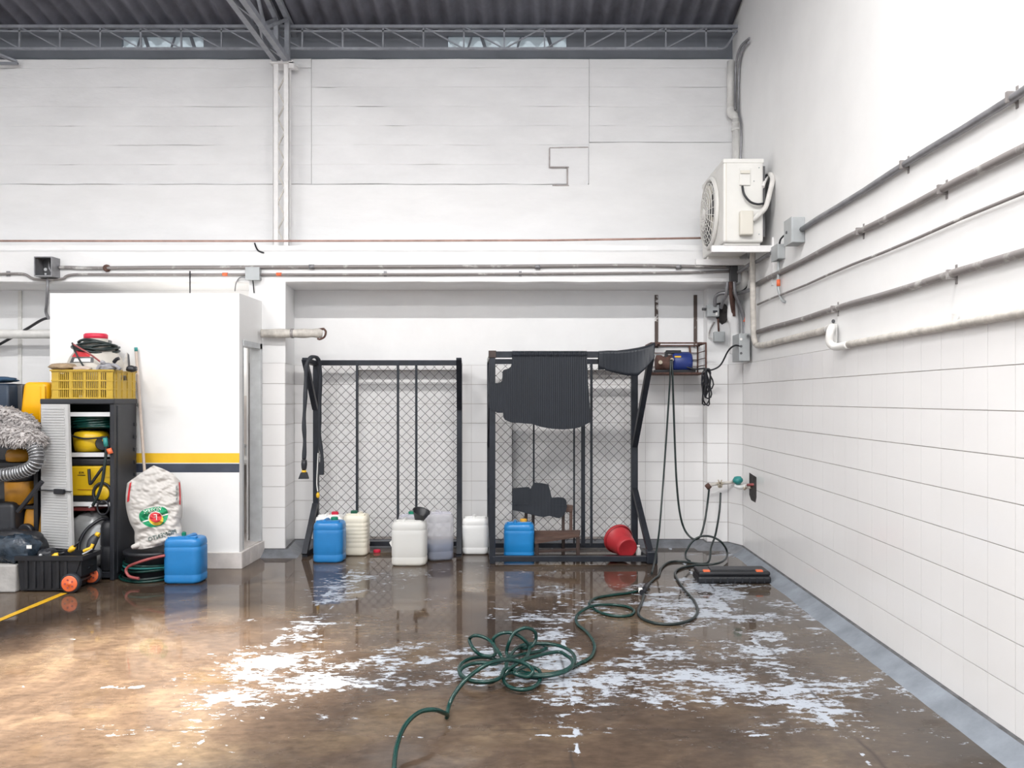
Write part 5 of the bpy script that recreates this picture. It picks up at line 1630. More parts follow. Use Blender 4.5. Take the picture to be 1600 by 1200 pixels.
part(B().tube([P(139, 793, 6.40), P(144, 790, 6.40)], 0.008, 8), 'tip', 'aluminium', t)
part(B().tube([P(161 + 9 * math.cos(a), 793 + 11 * math.sin(a), 6.40) for a in [i * math.pi / 10 for i in range(21)]], 0.007, 6, cap=False), 'wire_loop', 'cable_black', t)

# lower compartment
def blob(b, c, r, amp, seed, nu=28, nv=16, p=2.6, flat=0.0):
    """soft lumpy body with a flat bottom at c.z"""
    def fn(u, v):
        a, e = u * 2 * math.pi, (v - 0.5) * math.pi
        ce, se = math.copysign(abs(math.cos(e)) ** (2 / p), math.cos(e)), math.copysign(abs(math.sin(e)) ** (2 / p), math.sin(e))
        ca, sa = math.copysign(abs(math.cos(a)) ** (2 / p), math.cos(a)), math.copysign(abs(math.sin(a)) ** (2 / p), math.sin(a))
        k = 1 + amp * noise.noise(Vector((math.cos(a) * 2 + seed, math.sin(a) * 2, e * 2))) + amp * 0.5 * noise.noise(Vector((math.cos(a) * 6 + seed, math.sin(a) * 6, e * 6)))
        return (c[0] + r[0] * ce * ca * k, c[1] + r[1] * ce * sa * k, c[2] + r[2] * (1 + se * k) * (1 if se < 0 else 1))
    b.grid(fn, nu, nv)
    bmesh.ops.remove_doubles(b.bm, verts=b.bm.verts[:], dist=0.0005)
    return b
single(blob(B(), (-3.80, 6.60, 0.065), (0.17, 0.13, 0.24), 0.12, 3), 'silver_bag', 'silver_bag', 'crumpled silver grey bag in the bottom of the cabinet', 'bag')
single(B().box((-3.98, 6.49, 0.57), (-3.70, 6.70, 0.605), bev=.01), 'red_tray', 'hose_red', 'dark red tray under the lowest cabinet shelf', 'tray')
t = thing('black_canister', (-3.60, 6.55, 0.06), 'tall black canister in the right of the cabinet bottom', 'canister')
part(B().lathe([(0.062, 0), (0.068, 0.01), (0.068, 0.20), (0.063, 0.21), (0.068, 0.22), (0.068, 0.36), (0.06, 0.40), (0.03, 0.43)], Matrix.Translation((-3.605, 6.545, 0.062)), 20), 'body', 'black_plastic', t)
part(B().tube(curve([(-3.605, 6.545, 0.48), (-3.65, 6.50, 0.50), (-3.74, 6.44, 0.42), (-3.78, 6.40, 0.30), (-3.76, 6.38, 0.18)]), 0.014, 8), 'hose', 'cable_black', t)

# ------------------------------------------------------------------ yellow crate on the cabinet
def crate():
    x0, x1, y0, y1 = -4.02, -3.505, 6.42, 6.78
    z0, z1 = CZ, CZ + 0.243
    t = thing('yellow_crate', ((x0 + x1) / 2, 6.6, z0), 'yellow slatted plastic crate on top of the cabinet', 'crate')
    part(B().box((x0 + .01, y0 + .01, z0), (x1 - .01, y1 - .01, z0 + 0.012)), 'bottom', 'yellow_crate', t)
    def rail(y_or_x, z, th=0.014, hgt=0.012):
        b = B()
        b.box((x0, y0 - .004, z), (x1, y0 + .010, z + hgt))
        b.box((x0, y1 - .010, z), (x1, y1 + .004, z + hgt))
        b.box((x0 - .004, y0, z), (x0 + .010, y1, z + hgt))
        b.box((x1 - .010, y0, z), (x1 + .004, y1, z + hgt))
        part(b, 'rail', 'yellow_crate', t)
    for z in (z0, z0 + 0.075, z0 + 0.145, z1 - 0.022):
        rail(0, z)
    b = B()
    b.box((x0 - .01, y0 - .012, z1 - .012), (x1 + .01, y0 + .012, z1)).box((x0 - .01, y1 - .012, z1 - .012), (x1 + .01, y1 + .012, z1))
    b.box((x0 - .01, y0, z1 - .012), (x0 + .012, y1, z1)).box((x1 - .012, y0, z1 - .012), (x1 + .01, y1, z1))
    part(b, 'rim', 'yellow_crate', t)
    for x in (x0, x1 - 0.06):
        part(B().box((x, y0, z0), (x + 0.06, y0 + .008, z1)), 'corner_panel', 'yellow_crate', t)
    for x in (x0 + 0.15, x0 + 0.265, x0 + 0.39):
        part(B().box((x, y0 - .002, z0), (x + 0.022, y0 + .008, z1)), 'upright', 'yellow_crate', t)
    x = x0 + 0.065
    while x < x1 - 0.065:
        part(B().box((x, y0 + .001, z0), (x + 0.0065, y0 + .009, z1 - .01)), 'slat', 'yellow_crate', t)
        part(B().box((x, y1 - .009, z0), (x + 0.0065, y1 - .001, z1 - .01)), 'slat', 'yellow_crate', t)
        x += 0.0155
    # side seen at an angle: solid lower part with a hand hole above
    part(B().box((x1 - .008, y0, z0), (x1, y1, z0 + 0.15)), 'end_panel', 'yellow_crate', t)
    part(B().box((x1 - .008, y0, z0 + 0.15), (x1, y0 + 0.12, z1)).box((x1 - .008, y1 - 0.12, z0 + .15), (x1, y1, z1)).box((x1 - .008, y0 + .12, z0 + .20), (x1, y1 - .12, z1)), 'end_grip', 'yellow_crate', t)
    for k in range(4):
        y = y0 + 0.05 + k * 0.085
        part(B().box((x1, y, z0), (x1 + .006, y + .012, z1)), 'end_rib', 'yellow_crate', t)
    part(B().box((x0, y0, z0), (x0 + .008, y1, z1 - .03)), 'end_panel', 'yellow_crate', t)
crate()
# sprayer tank in the crate
def tank():
    c = P(143, 560, 6.60)
    A = Matrix.Translation((c.x, 6.665, CZ + 0.03)) @ Matrix.Diagonal((1, 0.80, 1, 1))
    t = thing('sprayer_tank', (c.x, 6.6, CZ + 0.02), 'round off-white tank with red lid in the yellow crate', 'tank')
    prof = [(0.12, 0), (0.19, 0.03), (0.235, 0.10), (0.245, 0.18), (0.235, 0.26), (0.205, 0.33), (0.165, 0.385), (0.115, 0.43), (0.10, 0.45), (0.10, 0.49)]
    part(B().lathe(prof, A, 40), 'body', 'jug', t)
    part(B().lathe([(0.085, 0.485), (0.098, 0.49), (0.098, 0.525), (0.085, 0.535), (0.03, 0.535)], A, 28), 'lid', 'cap_red', t)
    def rad(z):
        for (r0, z0), (r1, z1) in zip(prof[:-1], prof[1:]):
            if z0 <= z <= z1 and z1 > z0:
                return r0 + (r1 - r0) * (z - z0) / (z1 - z0)
        return 0.1
    def patch(name, a0, a1, z0, z1, m, e=0.003):
        b = B().grid(lambda u, v: A @ Vector(((rad(z0 + (z1 - z0) * v) + e) * math.cos(math.radians(a0 + (a1 - a0) * u)), (rad(z0 + (z1 - z0) * v) + e) * math.sin(math.radians(a0 + (a1 - a0) * u)), z0 + (z1 - z0) * v)), 10, 6)
        part(b, name, m, t)
    patch('red_label', 232, 282, 0.325, 0.39, 'print_red')
    patch('dark_label', 234, 290, 0.275, 0.322, 'box_dark')
    patch('white_label', 246, 284, 0.282, 0.312, 'print_white', 0.005)
    hs = B()
    for k, (z, r) in enumerate(((0.375, 0.175), (0.398, 0.165), (0.418, 0.168), (0.440, 0.145), (0.462, 0.125), (0.405, 0.185))):
        hs = B().tube([A @ Vector(((r + 0.012 * math.sin(3 * a + k)) * math.cos(a), (r + 0.012 * math.sin(3 * a + k)) * math.sin(a), z + 0.016 * math.sin(a * 2 + k * 1.3))) for a in [i * math.pi / 16 for i in range(33)]], 0.012, 7, cap=False)
        part(hs, 'hose_turn', 'hose_dark', t)
    f = lambda px, py, d=6.33: P(px, py, d + 0.10)
    part(B().tube(curve([f(113, 536, 6.42), f(117, 548, 6.37), f(123, 560, 6.35), f(131, 573, 6.36), f(137, 581, 6.38)]), 0.008, 6), 'hose_tail', 'hose_dark', t)
    part(B().tube(curve([f(113, 537, 6.42), f(125, 544, 6.35), f(140, 553, 6.34), f(158, 566, 6.38)]), 0.007, 6), 'red_lance', 'hose_red', t)
tank()
def hair_blob(b, pts, r0, n, ln, seed, th=0.006):
    """short tapered tufts standing on a soft body"""
    rnd = random.Random(seed)
    for _ in range(n):
        p, nrm = pts(rnd)
        d = (nrm + Vector((rnd.uniform(-.5, .5), rnd.uniform(-.5, .5), rnd.uniform(-.7, .3)))).normalized()
        e = p + d * ln * rnd.uniform(.6, 1.2) + Vector((0, 0, -ln * .35))
        s = d.orthogonal().normalized() * th
        k = d.cross(s).normalized() * th
        vs = [b.bm.verts.new(p + s), b.bm.verts.new(p - s * .5 + k), b.bm.verts.new(p - s * .5 - k), b.bm.verts.new(e)]
        for q in ((0, 1, 3), (1, 2, 3), (2, 0, 3)):
            b.bm.faces.new([vs[i] for i in q])
    return b
def ellip_pts(c, r):
    def f(rnd):
        a, e = rnd.uniform(0, 2 * math.pi), math.asin(rnd.uniform(-0.9, 1))
        n = Vector((math.cos(a) * math.cos(e), math.sin(a) * math.cos(e), math.sin(e)))
        return Vector((c[0] + r[0] * n.x, c[1] + r[1] * n.y, c[2] + r[2] * n.z)), n
    return f
ct = CZ + 0.243
sp_ = blob(B(), (P(97, 0, 6.45).x, 6.47, ct - 0.005), (0.115, 0.08, 0.03), 0.15, 5, p=2.2)
single(sp_, 'brown_sponge', 'sponge', 'flat brown sponge lying on the left rim of crate', 'sponge')
sp2 = blob(B(), (P(128, 0, 6.45).x, 6.46, ct - 0.012), (0.075, 0.05, 0.022), 0.2, 8, p=2.2)
single(sp2, 'brown_rag', 'wood_pale', 'small brown rag in front of the round tank', 'rag')
t = thing('work_gloves', (P(172, 0, 6.45).x, 6.47, ct), 'grey work gloves piled on the right end of crate', 'gloves')
part(blob(B(), (P(167, 0, 6.45).x, 6.46, ct - 0.012), (0.075, 0.05, 0.034), 0.25, 11, p=2.2), 'palm', 'glove', t)
for k, (px, py, px2, py2) in enumerate(((158, 572, 152, 577), (163, 568, 158, 566), (176, 570, 188, 577), (178, 566, 186, 560))):
    part(B().tube(curve([P(px, py, 6.43), P((px + px2) / 2, (py + py2) / 2 - 1.5, 6.42), P(px2, py2, 6.42)]), 0.015, 8), 'finger', 'glove' if k != 3 else 'cable_black', t)
t = thing('trowel', (P(198, 0, 6.6).x, 6.6, ct - .1), 'pointed grey scraper standing upright in crate corner', 'scraper')
q = [P(192, 580, 6.55), P(202, 580, 6.55), P(200, 554, 6.55), P(198, 551, 6.55), P(195, 560, 6.55)]
part(B().prism(q, (0, 0.012, 0)), 'blade', 'pvc_dirt_shade', t)
part(B().prism([P(200, 578, 6.52), P(203, 574, 6.52), P(201, 554, 6.52), P(199, 552, 6.52)], (0, 0.01, 0)), 'edge', 'box_dark', t)
part(blob(B(), (P(206, 0, 6.5).x, 6.50, ct - 0.015), (0.04, 0.04, 0.025), 0.2, 2), 'grip', 'cable_black', t)

# broom handle against the booth
t = thing('broom_handle', F(237, 892), 'wooden pole with teal tip leaning on the booth behind cabinet', 'pole')
part(B().tube([P(237, 896, 6.70), P(212.6, 548, 6.85)], 0.0125, 10), 'pole', 'wood_pale', t)
part(B().tube([P(212.7, 549, 6.85), P(212.3, 543, 6.852)], 0.014, 10), 'tip', 'teal', t)
part(B().bar(P(215, 632, 6.83), P(219, 636, 6.81), 0.015, 0.03), 'hook', 'box_grey', t)

# ------------------------------------------------------------------ sack of feed and what it lies on
def sack():
    D = 6.42
    top = [(198, 755), (206, 749), (222, 738), (240, 727), (256, 733), (270, 740), (282, 752)]
    bot = [(207, 858), (220, 858), (238, 855), (256, 851), (270, 848), (280, 843), (287, 839)]
    def tab(tb, u):
        f = u * (len(tb) - 1)
        i = min(int(f), len(tb) - 2)
        k = f - i
        return tb[i][0] + (tb[i + 1][0] - tb[i][0]) * k, tb[i][1] + (tb[i + 1][1] - tb[i][1]) * k
    def surf(u, v, side=1, e=0.0):
        a, c = tab(bot, u), tab(top, u)
        px = a[0] + (c[0] - a[0]) * v
        py = a[1] + (c[1] - a[1]) * v
        s = 2 * u - 1
        px += 4.5 * math.sin(v * 5.2 + 1.2) * abs(s) * (1 if s < 0 else -0.3) - 3.0 * math.exp(-((v - 0.27) / 0.08) ** 2) * s
        th = 0.115 * (1 - abs(s) ** 2.6) ** 0.6 * (0.25 + 0.75 * math.sin(math.pi * min(1, 0.12 + v * 0.8)) ** 0.7)
        wr = 0.034 * noise.noise(Vector((px * 0.055, py * 0.11 + px * 0.03, 1))) + 0.014 * noise.noise(Vector((px * 0.13, py * 0.28 - px * 0.09, 4)))
        wr += 0.0035 * math.sin(py * 0.55 + px * 0.2 + 3 * noise.noise(Vector((px * .04, py * .04, 9)))) * (1 - abs(s)) ** 0.3
        lean = D + 0.10 * v
        return P(px, py, lean - side * (th + wr * (1 - abs(s) ** 4)) - e)
    t = thing('feed_sack', P(245, 857, D + .05), 'white woven sack with green emblem slumped beside the cabinet', 'sack')
    b = B().grid(lambda u, v: surf(u, v), 80, 96).grid(lambda u, v: surf(u, v, -0.7), 80, 96, flip=True)
    bmesh.ops.remove_doubles(b.bm, verts=b.bm.verts[:], dist=0.0008)
    part(b, 'bag', 'sack', t)
    # print: inverse of the bilinear frame is approximated by u,v boxes
    def uv(px, py):
        u = (px - 200) / 84.0
        for _ in range(6):
            a, c = tab(bot, min(1, max(0, u))), tab(top, min(1, max(0, u)))
            v = (py - a[1]) / (c[1] - a[1])
            x = a[0] + (c[0] - a[0]) * v
            u = min(0.985, max(0.015, u + (px - x) / 84.0))
        return u, v
    def S_(px, py, e=0.004):
        u, v = uv(px, py)
        return surf(u, v, 1, e * 1.5)
    def poly_print(name, cx, cy, fn, m, e, n=48, rings=14, rot=0.0):
        """filled shape around (cx, cy): fn(angle) gives its half sizes"""
        b = B()
        cr, sr = math.cos(rot), math.sin(rot)
        vs = [[b.bm.verts.new(S_(cx, cy, e))] * n]
        for k in range(1, rings + 1):
            row = []
            for i in range(n):
                a = i * 2 * math.pi / n
                x, y = fn(a)
                x, y = x * k / rings, y * k / rings
                row.append(b.bm.verts.new(S_(cx + x * cr - y * sr, cy + x * sr + y * cr, e)))
            vs.append(row)
        for i in range(n):
            b.bm.faces.new((vs[0][0], vs[1][i], vs[1][(i + 1) % n]))
        for k in range(1, rings):
            for i in range(n):
                b.bm.faces.new((vs[k][i], vs[k + 1][i], vs[k + 1][(i + 1) % n], vs[k][(i + 1) % n]))
        part(b, name, m, t)
    R0 = -0.20
    def shield(a):
        x, y = math.cos(a), math.sin(a)
        k = 1 / max(abs(x) ** 3 + abs(y) ** 3, 1e-6) ** (1 / 3)
        return x * 22.5 * k * (1 - 0.22 * max(0, y * k)), y * 15.0 * k
    def quad(px0, py0, px1, py1, hgt, m, e, name):
        b = B().grid(lambda u, v: S_(px0 + (px1 - px0) * u, py0 + (py1 - py0) * u + hgt * v, e), 24, 14)
        part(b, name, m, t)
    poly_print('green_emblem', 241, 808, shield, 'print_green', 0.003, rot=R0)
    quad(222, 814.5, 263, 802, 2.0, 'print_white', 0.0045, 'emblem_band')
    poly_print('white_ring', 243, 810, lambda a: (11.5 * math.cos(a), 11 * math.sin(a)), 'print_white', 0.0055, rings=8)
    poly_print('yellow_ring', 244, 812, lambda a: (11.5 * math.cos(a), 9 * math.sin(a)), 'print_yellow', 0.0065, rings=8)
    poly_print('red_disc', 243, 808.5, lambda a: (9.5 * math.cos(a), 8 * math.sin(a)), 'print_red', 0.0078, rings=8)
    b = text_bm(B(), 'F', 13.0, lambda x, y: S_(243 - x, 808.5 - y, 0.0095))
    part(b, 'emblem_letter', 'print_white', t)
    cr, sr = math.cos(-0.22), math.sin(-0.22)
    part(text_bm(B(), 'VIDREM', 8.0, lambda x, y: S_(239 - x * cr + y * sr, 797.5 - x * sr - y * cr, 0.006)), 'emblem_text', 'print_white', t)
    cr, sr = math.cos(-0.27), math.sin(-0.27)
    part(text_bm(B(), 'PIGMENTO', 10.0, lambda x, y: S_(253 - x * cr + y * sr, 837 - x * sr - y * cr, 0.005)), 'bottom_text', 'print_dark', t)
    quad(202.5, 755, 205.5, 753, 30, 'print_red', 0.004, 'red_strip')
    quad(279.2, 753, 281.2, 754, 35, 'print_red', 0.004, 'red_strip')
    part(text_bm(B(), 'NUTRICION', 4.2, lambda x, y: S_(275.5 - y, 770 - x, 0.004)), 'edge_text', 'print_dark', t)
    # tied ear at the lower left corner
    part(B().tube(curve([P(218, 851, D - .03), P(212, 853, D - .05), P(207, 855, D - .05)]), 0.020, 10, rf=lambda u: 1.2 - 0.3 * u), 'corner_ear', 'sack', t)
sack()
t = thing('black_tub', (P(243, 0, 6.62).x, 6.62, 0), 'low black rubber tub under the white sack', 'tub')
cx = P(243, 0, 6.60).x
part(B().lathe([(0.19, 0), (0.205, 0.01), (0.225, 0.20), (0.24, 0.215), (0.24, 0.235), (0.225, 0.24), (0.05, 0.238)], Matrix.Translation((cx, 6.58, 0.0)), 32), 'tub', 'black_plastic', t)
t = thing('striped_hose_coil', (cx, 6.58, 0), 'green and red hose wound round the black tub', 'hose')
for k, (z, r, m) in enumerate(((0.022, 0.262, 'hose_green'), (0.030, 0.236, 'hose_dark'), (0.085, 0.246, 'hose_green'), (0.105, 0.242, 'teal'), (0.128, 0.246, 'hose_green'))):
    part(B().tube([(cx + (r + 0.01 * math.sin(2 * a + k)) * math.cos(a), 6.58 + (r + 0.008 * math.sin(3 * a)) * math.sin(a) * 0.95, z + 0.012 * math.sin(a + k)) for a in [i * math.pi / 18 for i in range(37)]], 0.011, 7, cap=False), 'turn', m, t)
part(B().tube(curve([P(258, 868, 6.30), P(235, 873, 6.29), P(213, 880, 6.29), P(200, 886, 6.32), P(197, 893, 6.32), P(203, 901, 6.30), P(217, 904, 6.28)]), 0.012, 8), 'red_turn', 'hose_red', t)

# ------------------------------------------------------------------ rolling toolbox
def toolbox():
    y0, y1 = 6.03, 6.27
    x0, x1 = P(27, 0, y0).x, P(128, 0, y0).x
    h = 0.285
    t = thing('rolling_toolbox', ((x0 + x1) / 2, 6.15, 0), 'open black rolling toolbox with orange wheels full of tools', 'toolbox')
    b = B()
    q0 = [(x0 + .02, y0 + .01), (x1 - .10, y0 + .01), (x1 - .10, y1 - .01), (x0 + .02, y1 - .01)]
    q1 = [(x0, y0), (x1, y0), (x1, y1), (x0, y1)]
    q2 = [(x0 + .012, y0 + .012), (x1 - .012, y0 + .012), (x1 - .012, y1 - .012), (x0 + .012, y1 - .012)]
    b.rings([[(x, y, 0.012) for x, y in q0], [(x, y, h) for x, y in q1], [(x, y, h) for x, y in q2], [(x, y, 0.12) for x, y in q2]], smooth=False)
    part(b, 'bin', 'black_plastic', t)
    b = B()
    b.box((x0 - .014, y0 - .014, h - .035), (x1 + .014, y0, h)).box((x0 - .014, y1, h - .035), (x1 + .014, y1 + .014, h)).box((x0 - .014, y0, h - .035), (x0, y1, h)).box((x1, y0, h - .035), (x1 + .014, y1, h))
    part(b, 'rim', 'black_plastic', t)
    for k in range(6):
        x = x0 + 0.06 + k * (x1 - x0 - 0.2) / 5
        part(B().box((x, y0 - 0.006, 0.03), (x + 0.025, y0 + .012, h - .04), bev=.003), 'rib', 'black_plastic', t)
    for yy, s in ((y0 - 0.045, 1), (y1 + 0.005, 1)):
        xw = P(113.5, 0, y0).x
        A = axis((xw, yy + 0.045, 0.077), (xw, yy, 0.077))
        wl = part(B().lathe([(0.03, 0), (0.068, 0.0), (0.077, 0.008), (0.077, 0.036), (0.070, 0.043), (0.060, 0.043)], A, 30), 'wheel', 'rubber', t)
        part(B().lathe([(0.062, 0.036), (0.062, 0.046), (0.053, 0.050), (0.014, 0.047), (0.012, 0.052), (0.002, 0.052)], A, 26), 'hub', 'orange', wl)
        for k in range(5):
            a = k * 2 * math.pi / 5
            part(B().lathe([(0.008, 0.046), (0.008, 0.051)], A @ Matrix.Translation((0.032 * math.cos(a), 0.032 * math.sin(a), 0)), 8), 'hub_hole', 'hose_red', wl)
    xw = P(113.5, 0, y0).x
    part(B().tube([(xw, y0, 0.07), (xw, y1 + .03, 0.07)], 0.012, 8), 'axle', 'box_dark', t)
toolbox()
tl = 'hand tools in the black toolbox'
def tool(name, label, p, q, m1, m2, r1=0.014, r2=0.007):
    p, q = Vector(p), Vector(q)
    mid = p.lerp(q, 0.5)
    t = thing(name, p, label, 'tool', tl)
    part(B().tube([p, p.lerp(mid, .5), mid], r1, 8, rf=lambda u: 0.8 + 0.4 * math.sin(u * 3)), 'handle', m1, t)
    part(B().tube([mid, q], r2, 8), 'shaft', m2, t)
    return t
tool('screwdriver', 'yellow and black screwdriver pointing up at cabinet door', P(108, 862, 6.15), P(124, 846, 6.16), 'stripe_yellow', 'cable_black', 0.020, 0.008)
tool('pliers', 'yellow handled pliers lying on the toolbox rim', P(82, 870, 6.12), P(102, 863, 6.14), 'stripe_yellow', 'cable_black', 0.020, 0.012)
t = thing('spray_gun', P(140, 862, 6.2), 'black spray gun with yellow trigger at right of toolbox', 'tool', tl)
part(B().tube(curve([P(153, 836, 6.24), P(147, 842, 6.22), P(143, 850, 6.2), P(140, 862, 6.18)]), 0.030, 10, rf=lambda u: 0.7 + 0.5 * math.sin(u * 3)), 'body', 'dark_plastic', t)
part(B().tube([P(150, 834, 6.22), P(155, 836, 6.22)], 0.018, 8), 'nozzle', 'stripe_yellow', t)
part(B().tube(curve([P(145, 850, 6.16), P(142, 856, 6.15), P(135, 859, 6.14), P(131, 861, 6.14)]), 0.013, 8), 'trigger', 'stripe_yellow', t)
part(B().tube(curve([P(144, 857, 6.15), P(137, 862, 6.14), P(129, 866, 6.13)]), 0.007, 6), 'lever', 'aluminium', t)
t = thing('black_pouch', P(72, 870, 6.14), 'black tool pouch at the left of the toolbox', 'tool', tl)
part(blob(B(), (P(72, 0, 6.14).x, 6.15, 0.20), (0.07, 0.07, 0.06), 0.2, 21), 'pouch', 'dark_plastic', t)
part(B().lathe([(0.010, 0), (0.014, 0.012), (0.004, 0.02)], axis(P(64, 869, 6.06), P(62, 866, 6.06)), 10), 'stud', 'aluminium', t)
single(blob(B(), (P(100, 0, 6.15).x, 6.15, 0.121), (0.19, 0.09, 0.065), 0.3, 31), 'tool_heap', 'black_plastic', 'dark heap of rags and fittings inside the toolbox', 'rags')

# ------------------------------------------------------------------ far left: step, shelf rack, bins, duster, vacuum parts
st = single(B().box((-5.6, 6.02, 0), (P(24, 0, 6.02).x, 6.9, 0.215), bev=.012), 'concrete_step', 'concrete', 'grey concrete plinth at far left edge beside toolbox', 'plinth')
# black shelf rack standing on the plinth
RX0, RX1, RY0, RY1 = -5.25, -4.16, 6.45, 6.80
t = thing('black_shelf_rack', ((RX0 + RX1) / 2, 6.6, 0.215), 'black steel shelf rack at far left behind grey door', 'shelf')
for x in (RX0, RX1):
    for y in (RY0, RY1):
        part(B().bar((x, y, 0.215), (x, y, 1.315), 0.035), 'post', 'black_plastic', t)
for z in (0.62, 0.98, 1.315):
    part(B().box((RX0, RY0, z - 0.025), (RX1, RY1, z)), 'shelf', 'black_plastic', t)
part(B().box((RX0, RY1 + .01, 0.3), (RX1, RY1 + .02, 1.60)), 'back_sheet', 'box_dark', t)
for px_, z_ in ((12, 1.20), (45, 1.17)):
    x_ = P(px_, 0, 6.3).x
    part(B().bar((x_, RY0 + .01, 1.29), (x_, RY0 - 0.19, z_), 0.02), 'hanger_arm', 'black_plastic', t)
# bins on the top shelf
def tapered(b, x0, x1, y0, y1, z0, z1, tp, r, lean=0):
    R = []
    cx, cy = (x0 + x1) / 2, (y0 + y1) / 2
    for s, z in ((0.96, 0), (1, .01), (1 - tp * .5, .5), (1 - tp, .9), (1 - tp - .06, .97), (1 - tp - .2, 1.0)):
        R.append([(cx + x * s + lean * z, cy + y * s, z0 + (z1 - z0) * z) for x, y in srect(x1 - x0, y1 - y0, r)])
    return b.rings(R)
xa, xb = P(33, 0, 6.55).x, P(77, 0, 6.55).x
t = thing('yellow_bin', ((xa + xb) / 2, 6.62, 1.316), 'upturned orange-yellow plastic bin on the top of shelf rack', 'bin')
part(tapered(B(), xa, xb, 6.50, 6.78, 1.316, P(0, 597, 6.55).z, 0.10, 0.05, 0.02), 'shell', 'yellow_bin', t)
for px in (63, 70):
    part(B().bar(P(px, 655, 6.50), P(px, 604, 6.515), 0.010, 0.008), 'rib', 'yellow_bin', t)
single(tapered(B(), P(-70, 0, 6.5).x, P(16, 0, 6.5).x, 6.48, 6.78, 1.316, P(0, 599, 6.5).z, 0.03, 0.02), 'navy_bin', 'navy', 'dark navy plastic bin on the top of shelf rack', 'bin')
single(tapered(B(), P(17, 0, 6.62).x, P(37, 0, 6.62).x, 6.60, 6.78, 1.316, P(0, 600, 6.62).z, 0.02, 0.01), 'black_box', 'box_dark', 'black box between the navy and the yellow bin', 'box')
single(blob(B(), (P(-14, 0, 6.5).x, 6.58, P(0, 598, 6.5).z), (0.15, 0.10, 0.026), 0.2, 41), 'blue_cloth', 'cloth_blue', 'folded dark blue cloth on top of the navy bin', 'cloth')
# fluffy dusters
def duster(name, lobes, n, seed, label):
    lo = min(c[2] - r[2] for c, r in lobes)
    t = thing(name, (lobes[0][0][0], lobes[0][0][1], lo), label, 'duster', 'fluffy grey dusters')
    b, hb = B(), B()
    for k, (c, r) in enumerate(lobes):
        blob(b, (c[0], c[1], c[2] - r[2]), r, 0.16, seed + k, p=2.0, nu=20, nv=12)
        hair_blob(hb, ellip_pts(c, r), 0, int(n * r[0] * r[2] * 60), 0.034, seed + k, 0.010)
    part(b, 'pad', 'fluff', t)
    part(hb, 'pile', 'fluff', t, kind='stuff')
def lobe(px, py, D, rx, ry, rz):
    c = P(px, py, D)
    return ((c.x, D, c.z), (rx, ry, rz))
duster('fluffy_duster', [lobe(10, 678, 6.26, 0.14, 0.10, 0.085), lobe(38, 682, 6.27, 0.12, 0.10, 0.075), lobe(55, 687, 6.29, 0.07, 0.08, 0.06), lobe(-25, 672, 6.28, 0.15, 0.10, 0.10)], 1100, 3, 'large fluffy grey duster drooping beside the grey cabinet door')
duster('fluffy_duster', [lobe(8, 650, 6.34, 0.11, 0.09, 0.07), lobe(30, 655, 6.34, 0.10, 0.08, 0.055), lobe(44, 664, 6.33, 0.07, 0.07, 0.045), lobe(-25, 650, 6.34, 0.12, 0.08, 0.06)], 1100, 14, 'smaller darker fluffy duster lying on top of the large one')
# ribbed silver hose
t = thing('ribbed_hose', P(30, 740, 6.28), 'ribbed silver vacuum hose curving under the fluffy duster', 'hose')
pth = curve([P(50, 692, 6.26), P(56, 706, 6.25), P(57, 720, 6.24), P(48, 731, 6.24), P(30, 738, 6.24), P(5, 742, 6.24), P(-30, 746, 6.26), P(-70, 750, 6.3)], 16)
part(B().tube(pth, 0.050, 14, rf=lambda u: 1.0), 'core', 'box_dark', t)
acc = 0
for i in range(1, len(pth) - 1):
    acc += (pth[i] - pth[i - 1]).length
    if acc > 0.021:
        acc = 0
        d = (pth[i + 1] - pth[i - 1]).normalized()
        part(B().lathe([(0.046, -0.007), (0.056, -0.005), (0.058, 0), (0.056, 0.005), (0.046, 0.007)], axis(pth[i], pth[i] + d), 16), 'rib', 'silver_hose', t)
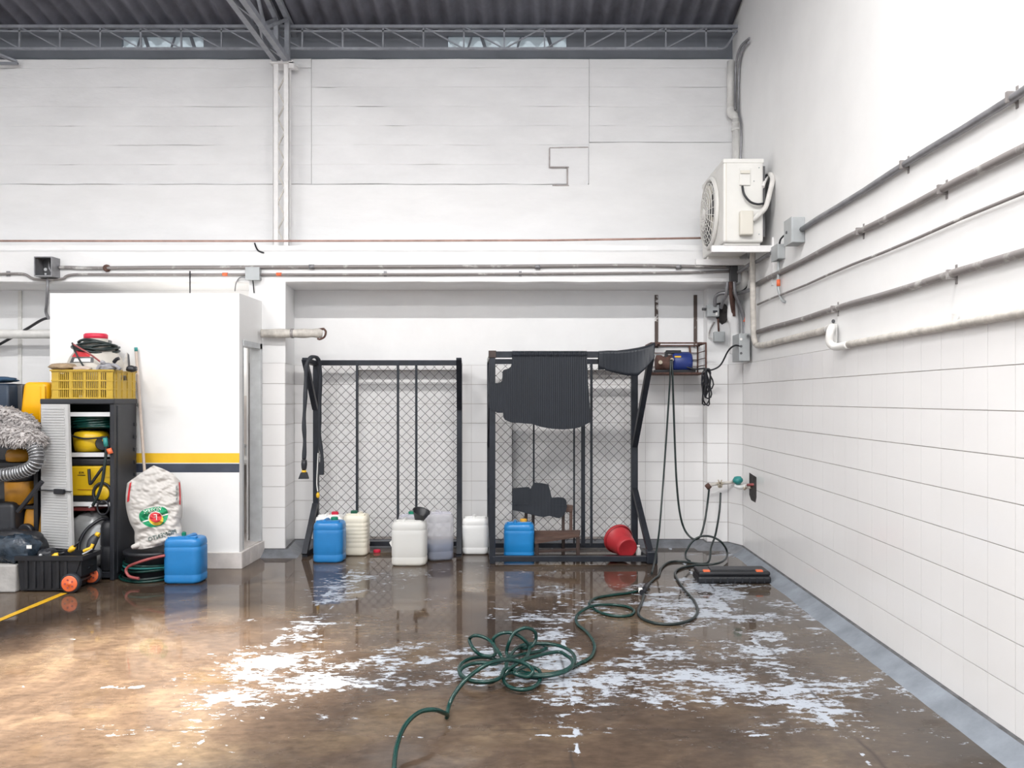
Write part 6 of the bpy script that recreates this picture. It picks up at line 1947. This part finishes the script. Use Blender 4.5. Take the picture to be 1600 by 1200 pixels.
# amber vacuum bodies on the shelves
t = thing('amber_vacuum', (P(28, 0, 6.5).x, 6.6, 0.98), 'round amber yellow vacuum body behind the ribbed hose', 'vacuum cleaner')
part(B().lathe([(0.10, 0), (0.115, 0.01), (0.12, 0.06), (0.105, 0.10), (0.06, 0.11)], Matrix.Translation((P(27, 0, 6.5).x, 6.56, 0.985)), 24), 'lid', 'amber_plastic', t)
t = thing('amber_drum', (P(30, 0, 6.5).x, 6.6, 0.62), 'amber yellow drum with black band on the lower rack shelf', 'vacuum cleaner')
part(B().lathe([(0.115, 0), (0.125, 0.01), (0.13, 0.20), (0.12, 0.21)], Matrix.Translation((P(29, 0, 6.5).x, 6.55, 0.625)), 28), 'drum', 'amber_plastic', t)
part(B().lathe([(0.135, 0.20), (0.14, 0.21), (0.14, 0.26), (0.10, 0.28)], Matrix.Translation((P(29, 0, 6.5).x, 6.55, 0.625)), 28), 'black_band', 'black_plastic', t)
part(B().bar(P(66, 752, 6.30), P(28, 800, 6.30), 0.03, bev=.004), 'black_lance', 'cable_black', t)
t = thing('amber_machine', (P(50, 0, 6.5).x, 6.6, 0.22), 'amber plastic base with black wheel below the rack shelf', 'machine')
part(tapered(B(), P(32, 0, 6.45).x, P(66, 0, 6.45).x, 6.42, 6.68, 0.22, 0.60, 0.25, 0.04), 'base', 'amber_plastic', t)
part(B().lathe([(0.05, 0), (0.06, 0.01), (0.06, 0.04), (0.05, 0.05)], axis((P(40, 0, 6.4).x, 6.43, 0.42), (P(40, 0, 6.4).x, 6.3, 0.42)), 20), 'wheel', 'black_plastic', t)
t = thing('grey_bin', (P(10, 0, 6.45).x, 6.5, 0.22), 'dark grey square bin under the rack at far left', 'bin')
part(tapered(B(), P(-50, 0, 6.4).x, P(27, 0, 6.4).x, 6.36, 6.62, 0.22, 0.66, 0.05, 0.03), 'body', 'dark_plastic', t)
single(blob(B(), (P(20, 0, 6.25).x, 6.24, 0.216), (0.27, 0.11, 0.12), 0.18, 51), 'black_bag', 'black_plastic', 'black bag slumped on the plinth behind clear plastic', 'bag')
pb = single(blob(B(), (P(26, 0, 6.15).x, 6.12, 0.217), (0.17, 0.08, 0.105), 0.3, 61), 'plastic_bag', 'bag_film', 'shiny crumpled dark plastic bag on the concrete plinth', 'bag')
part(B().box(P(42, 857, 6.035), P(49, 852, 6.03)), 'white_tag', 'paper', pb)
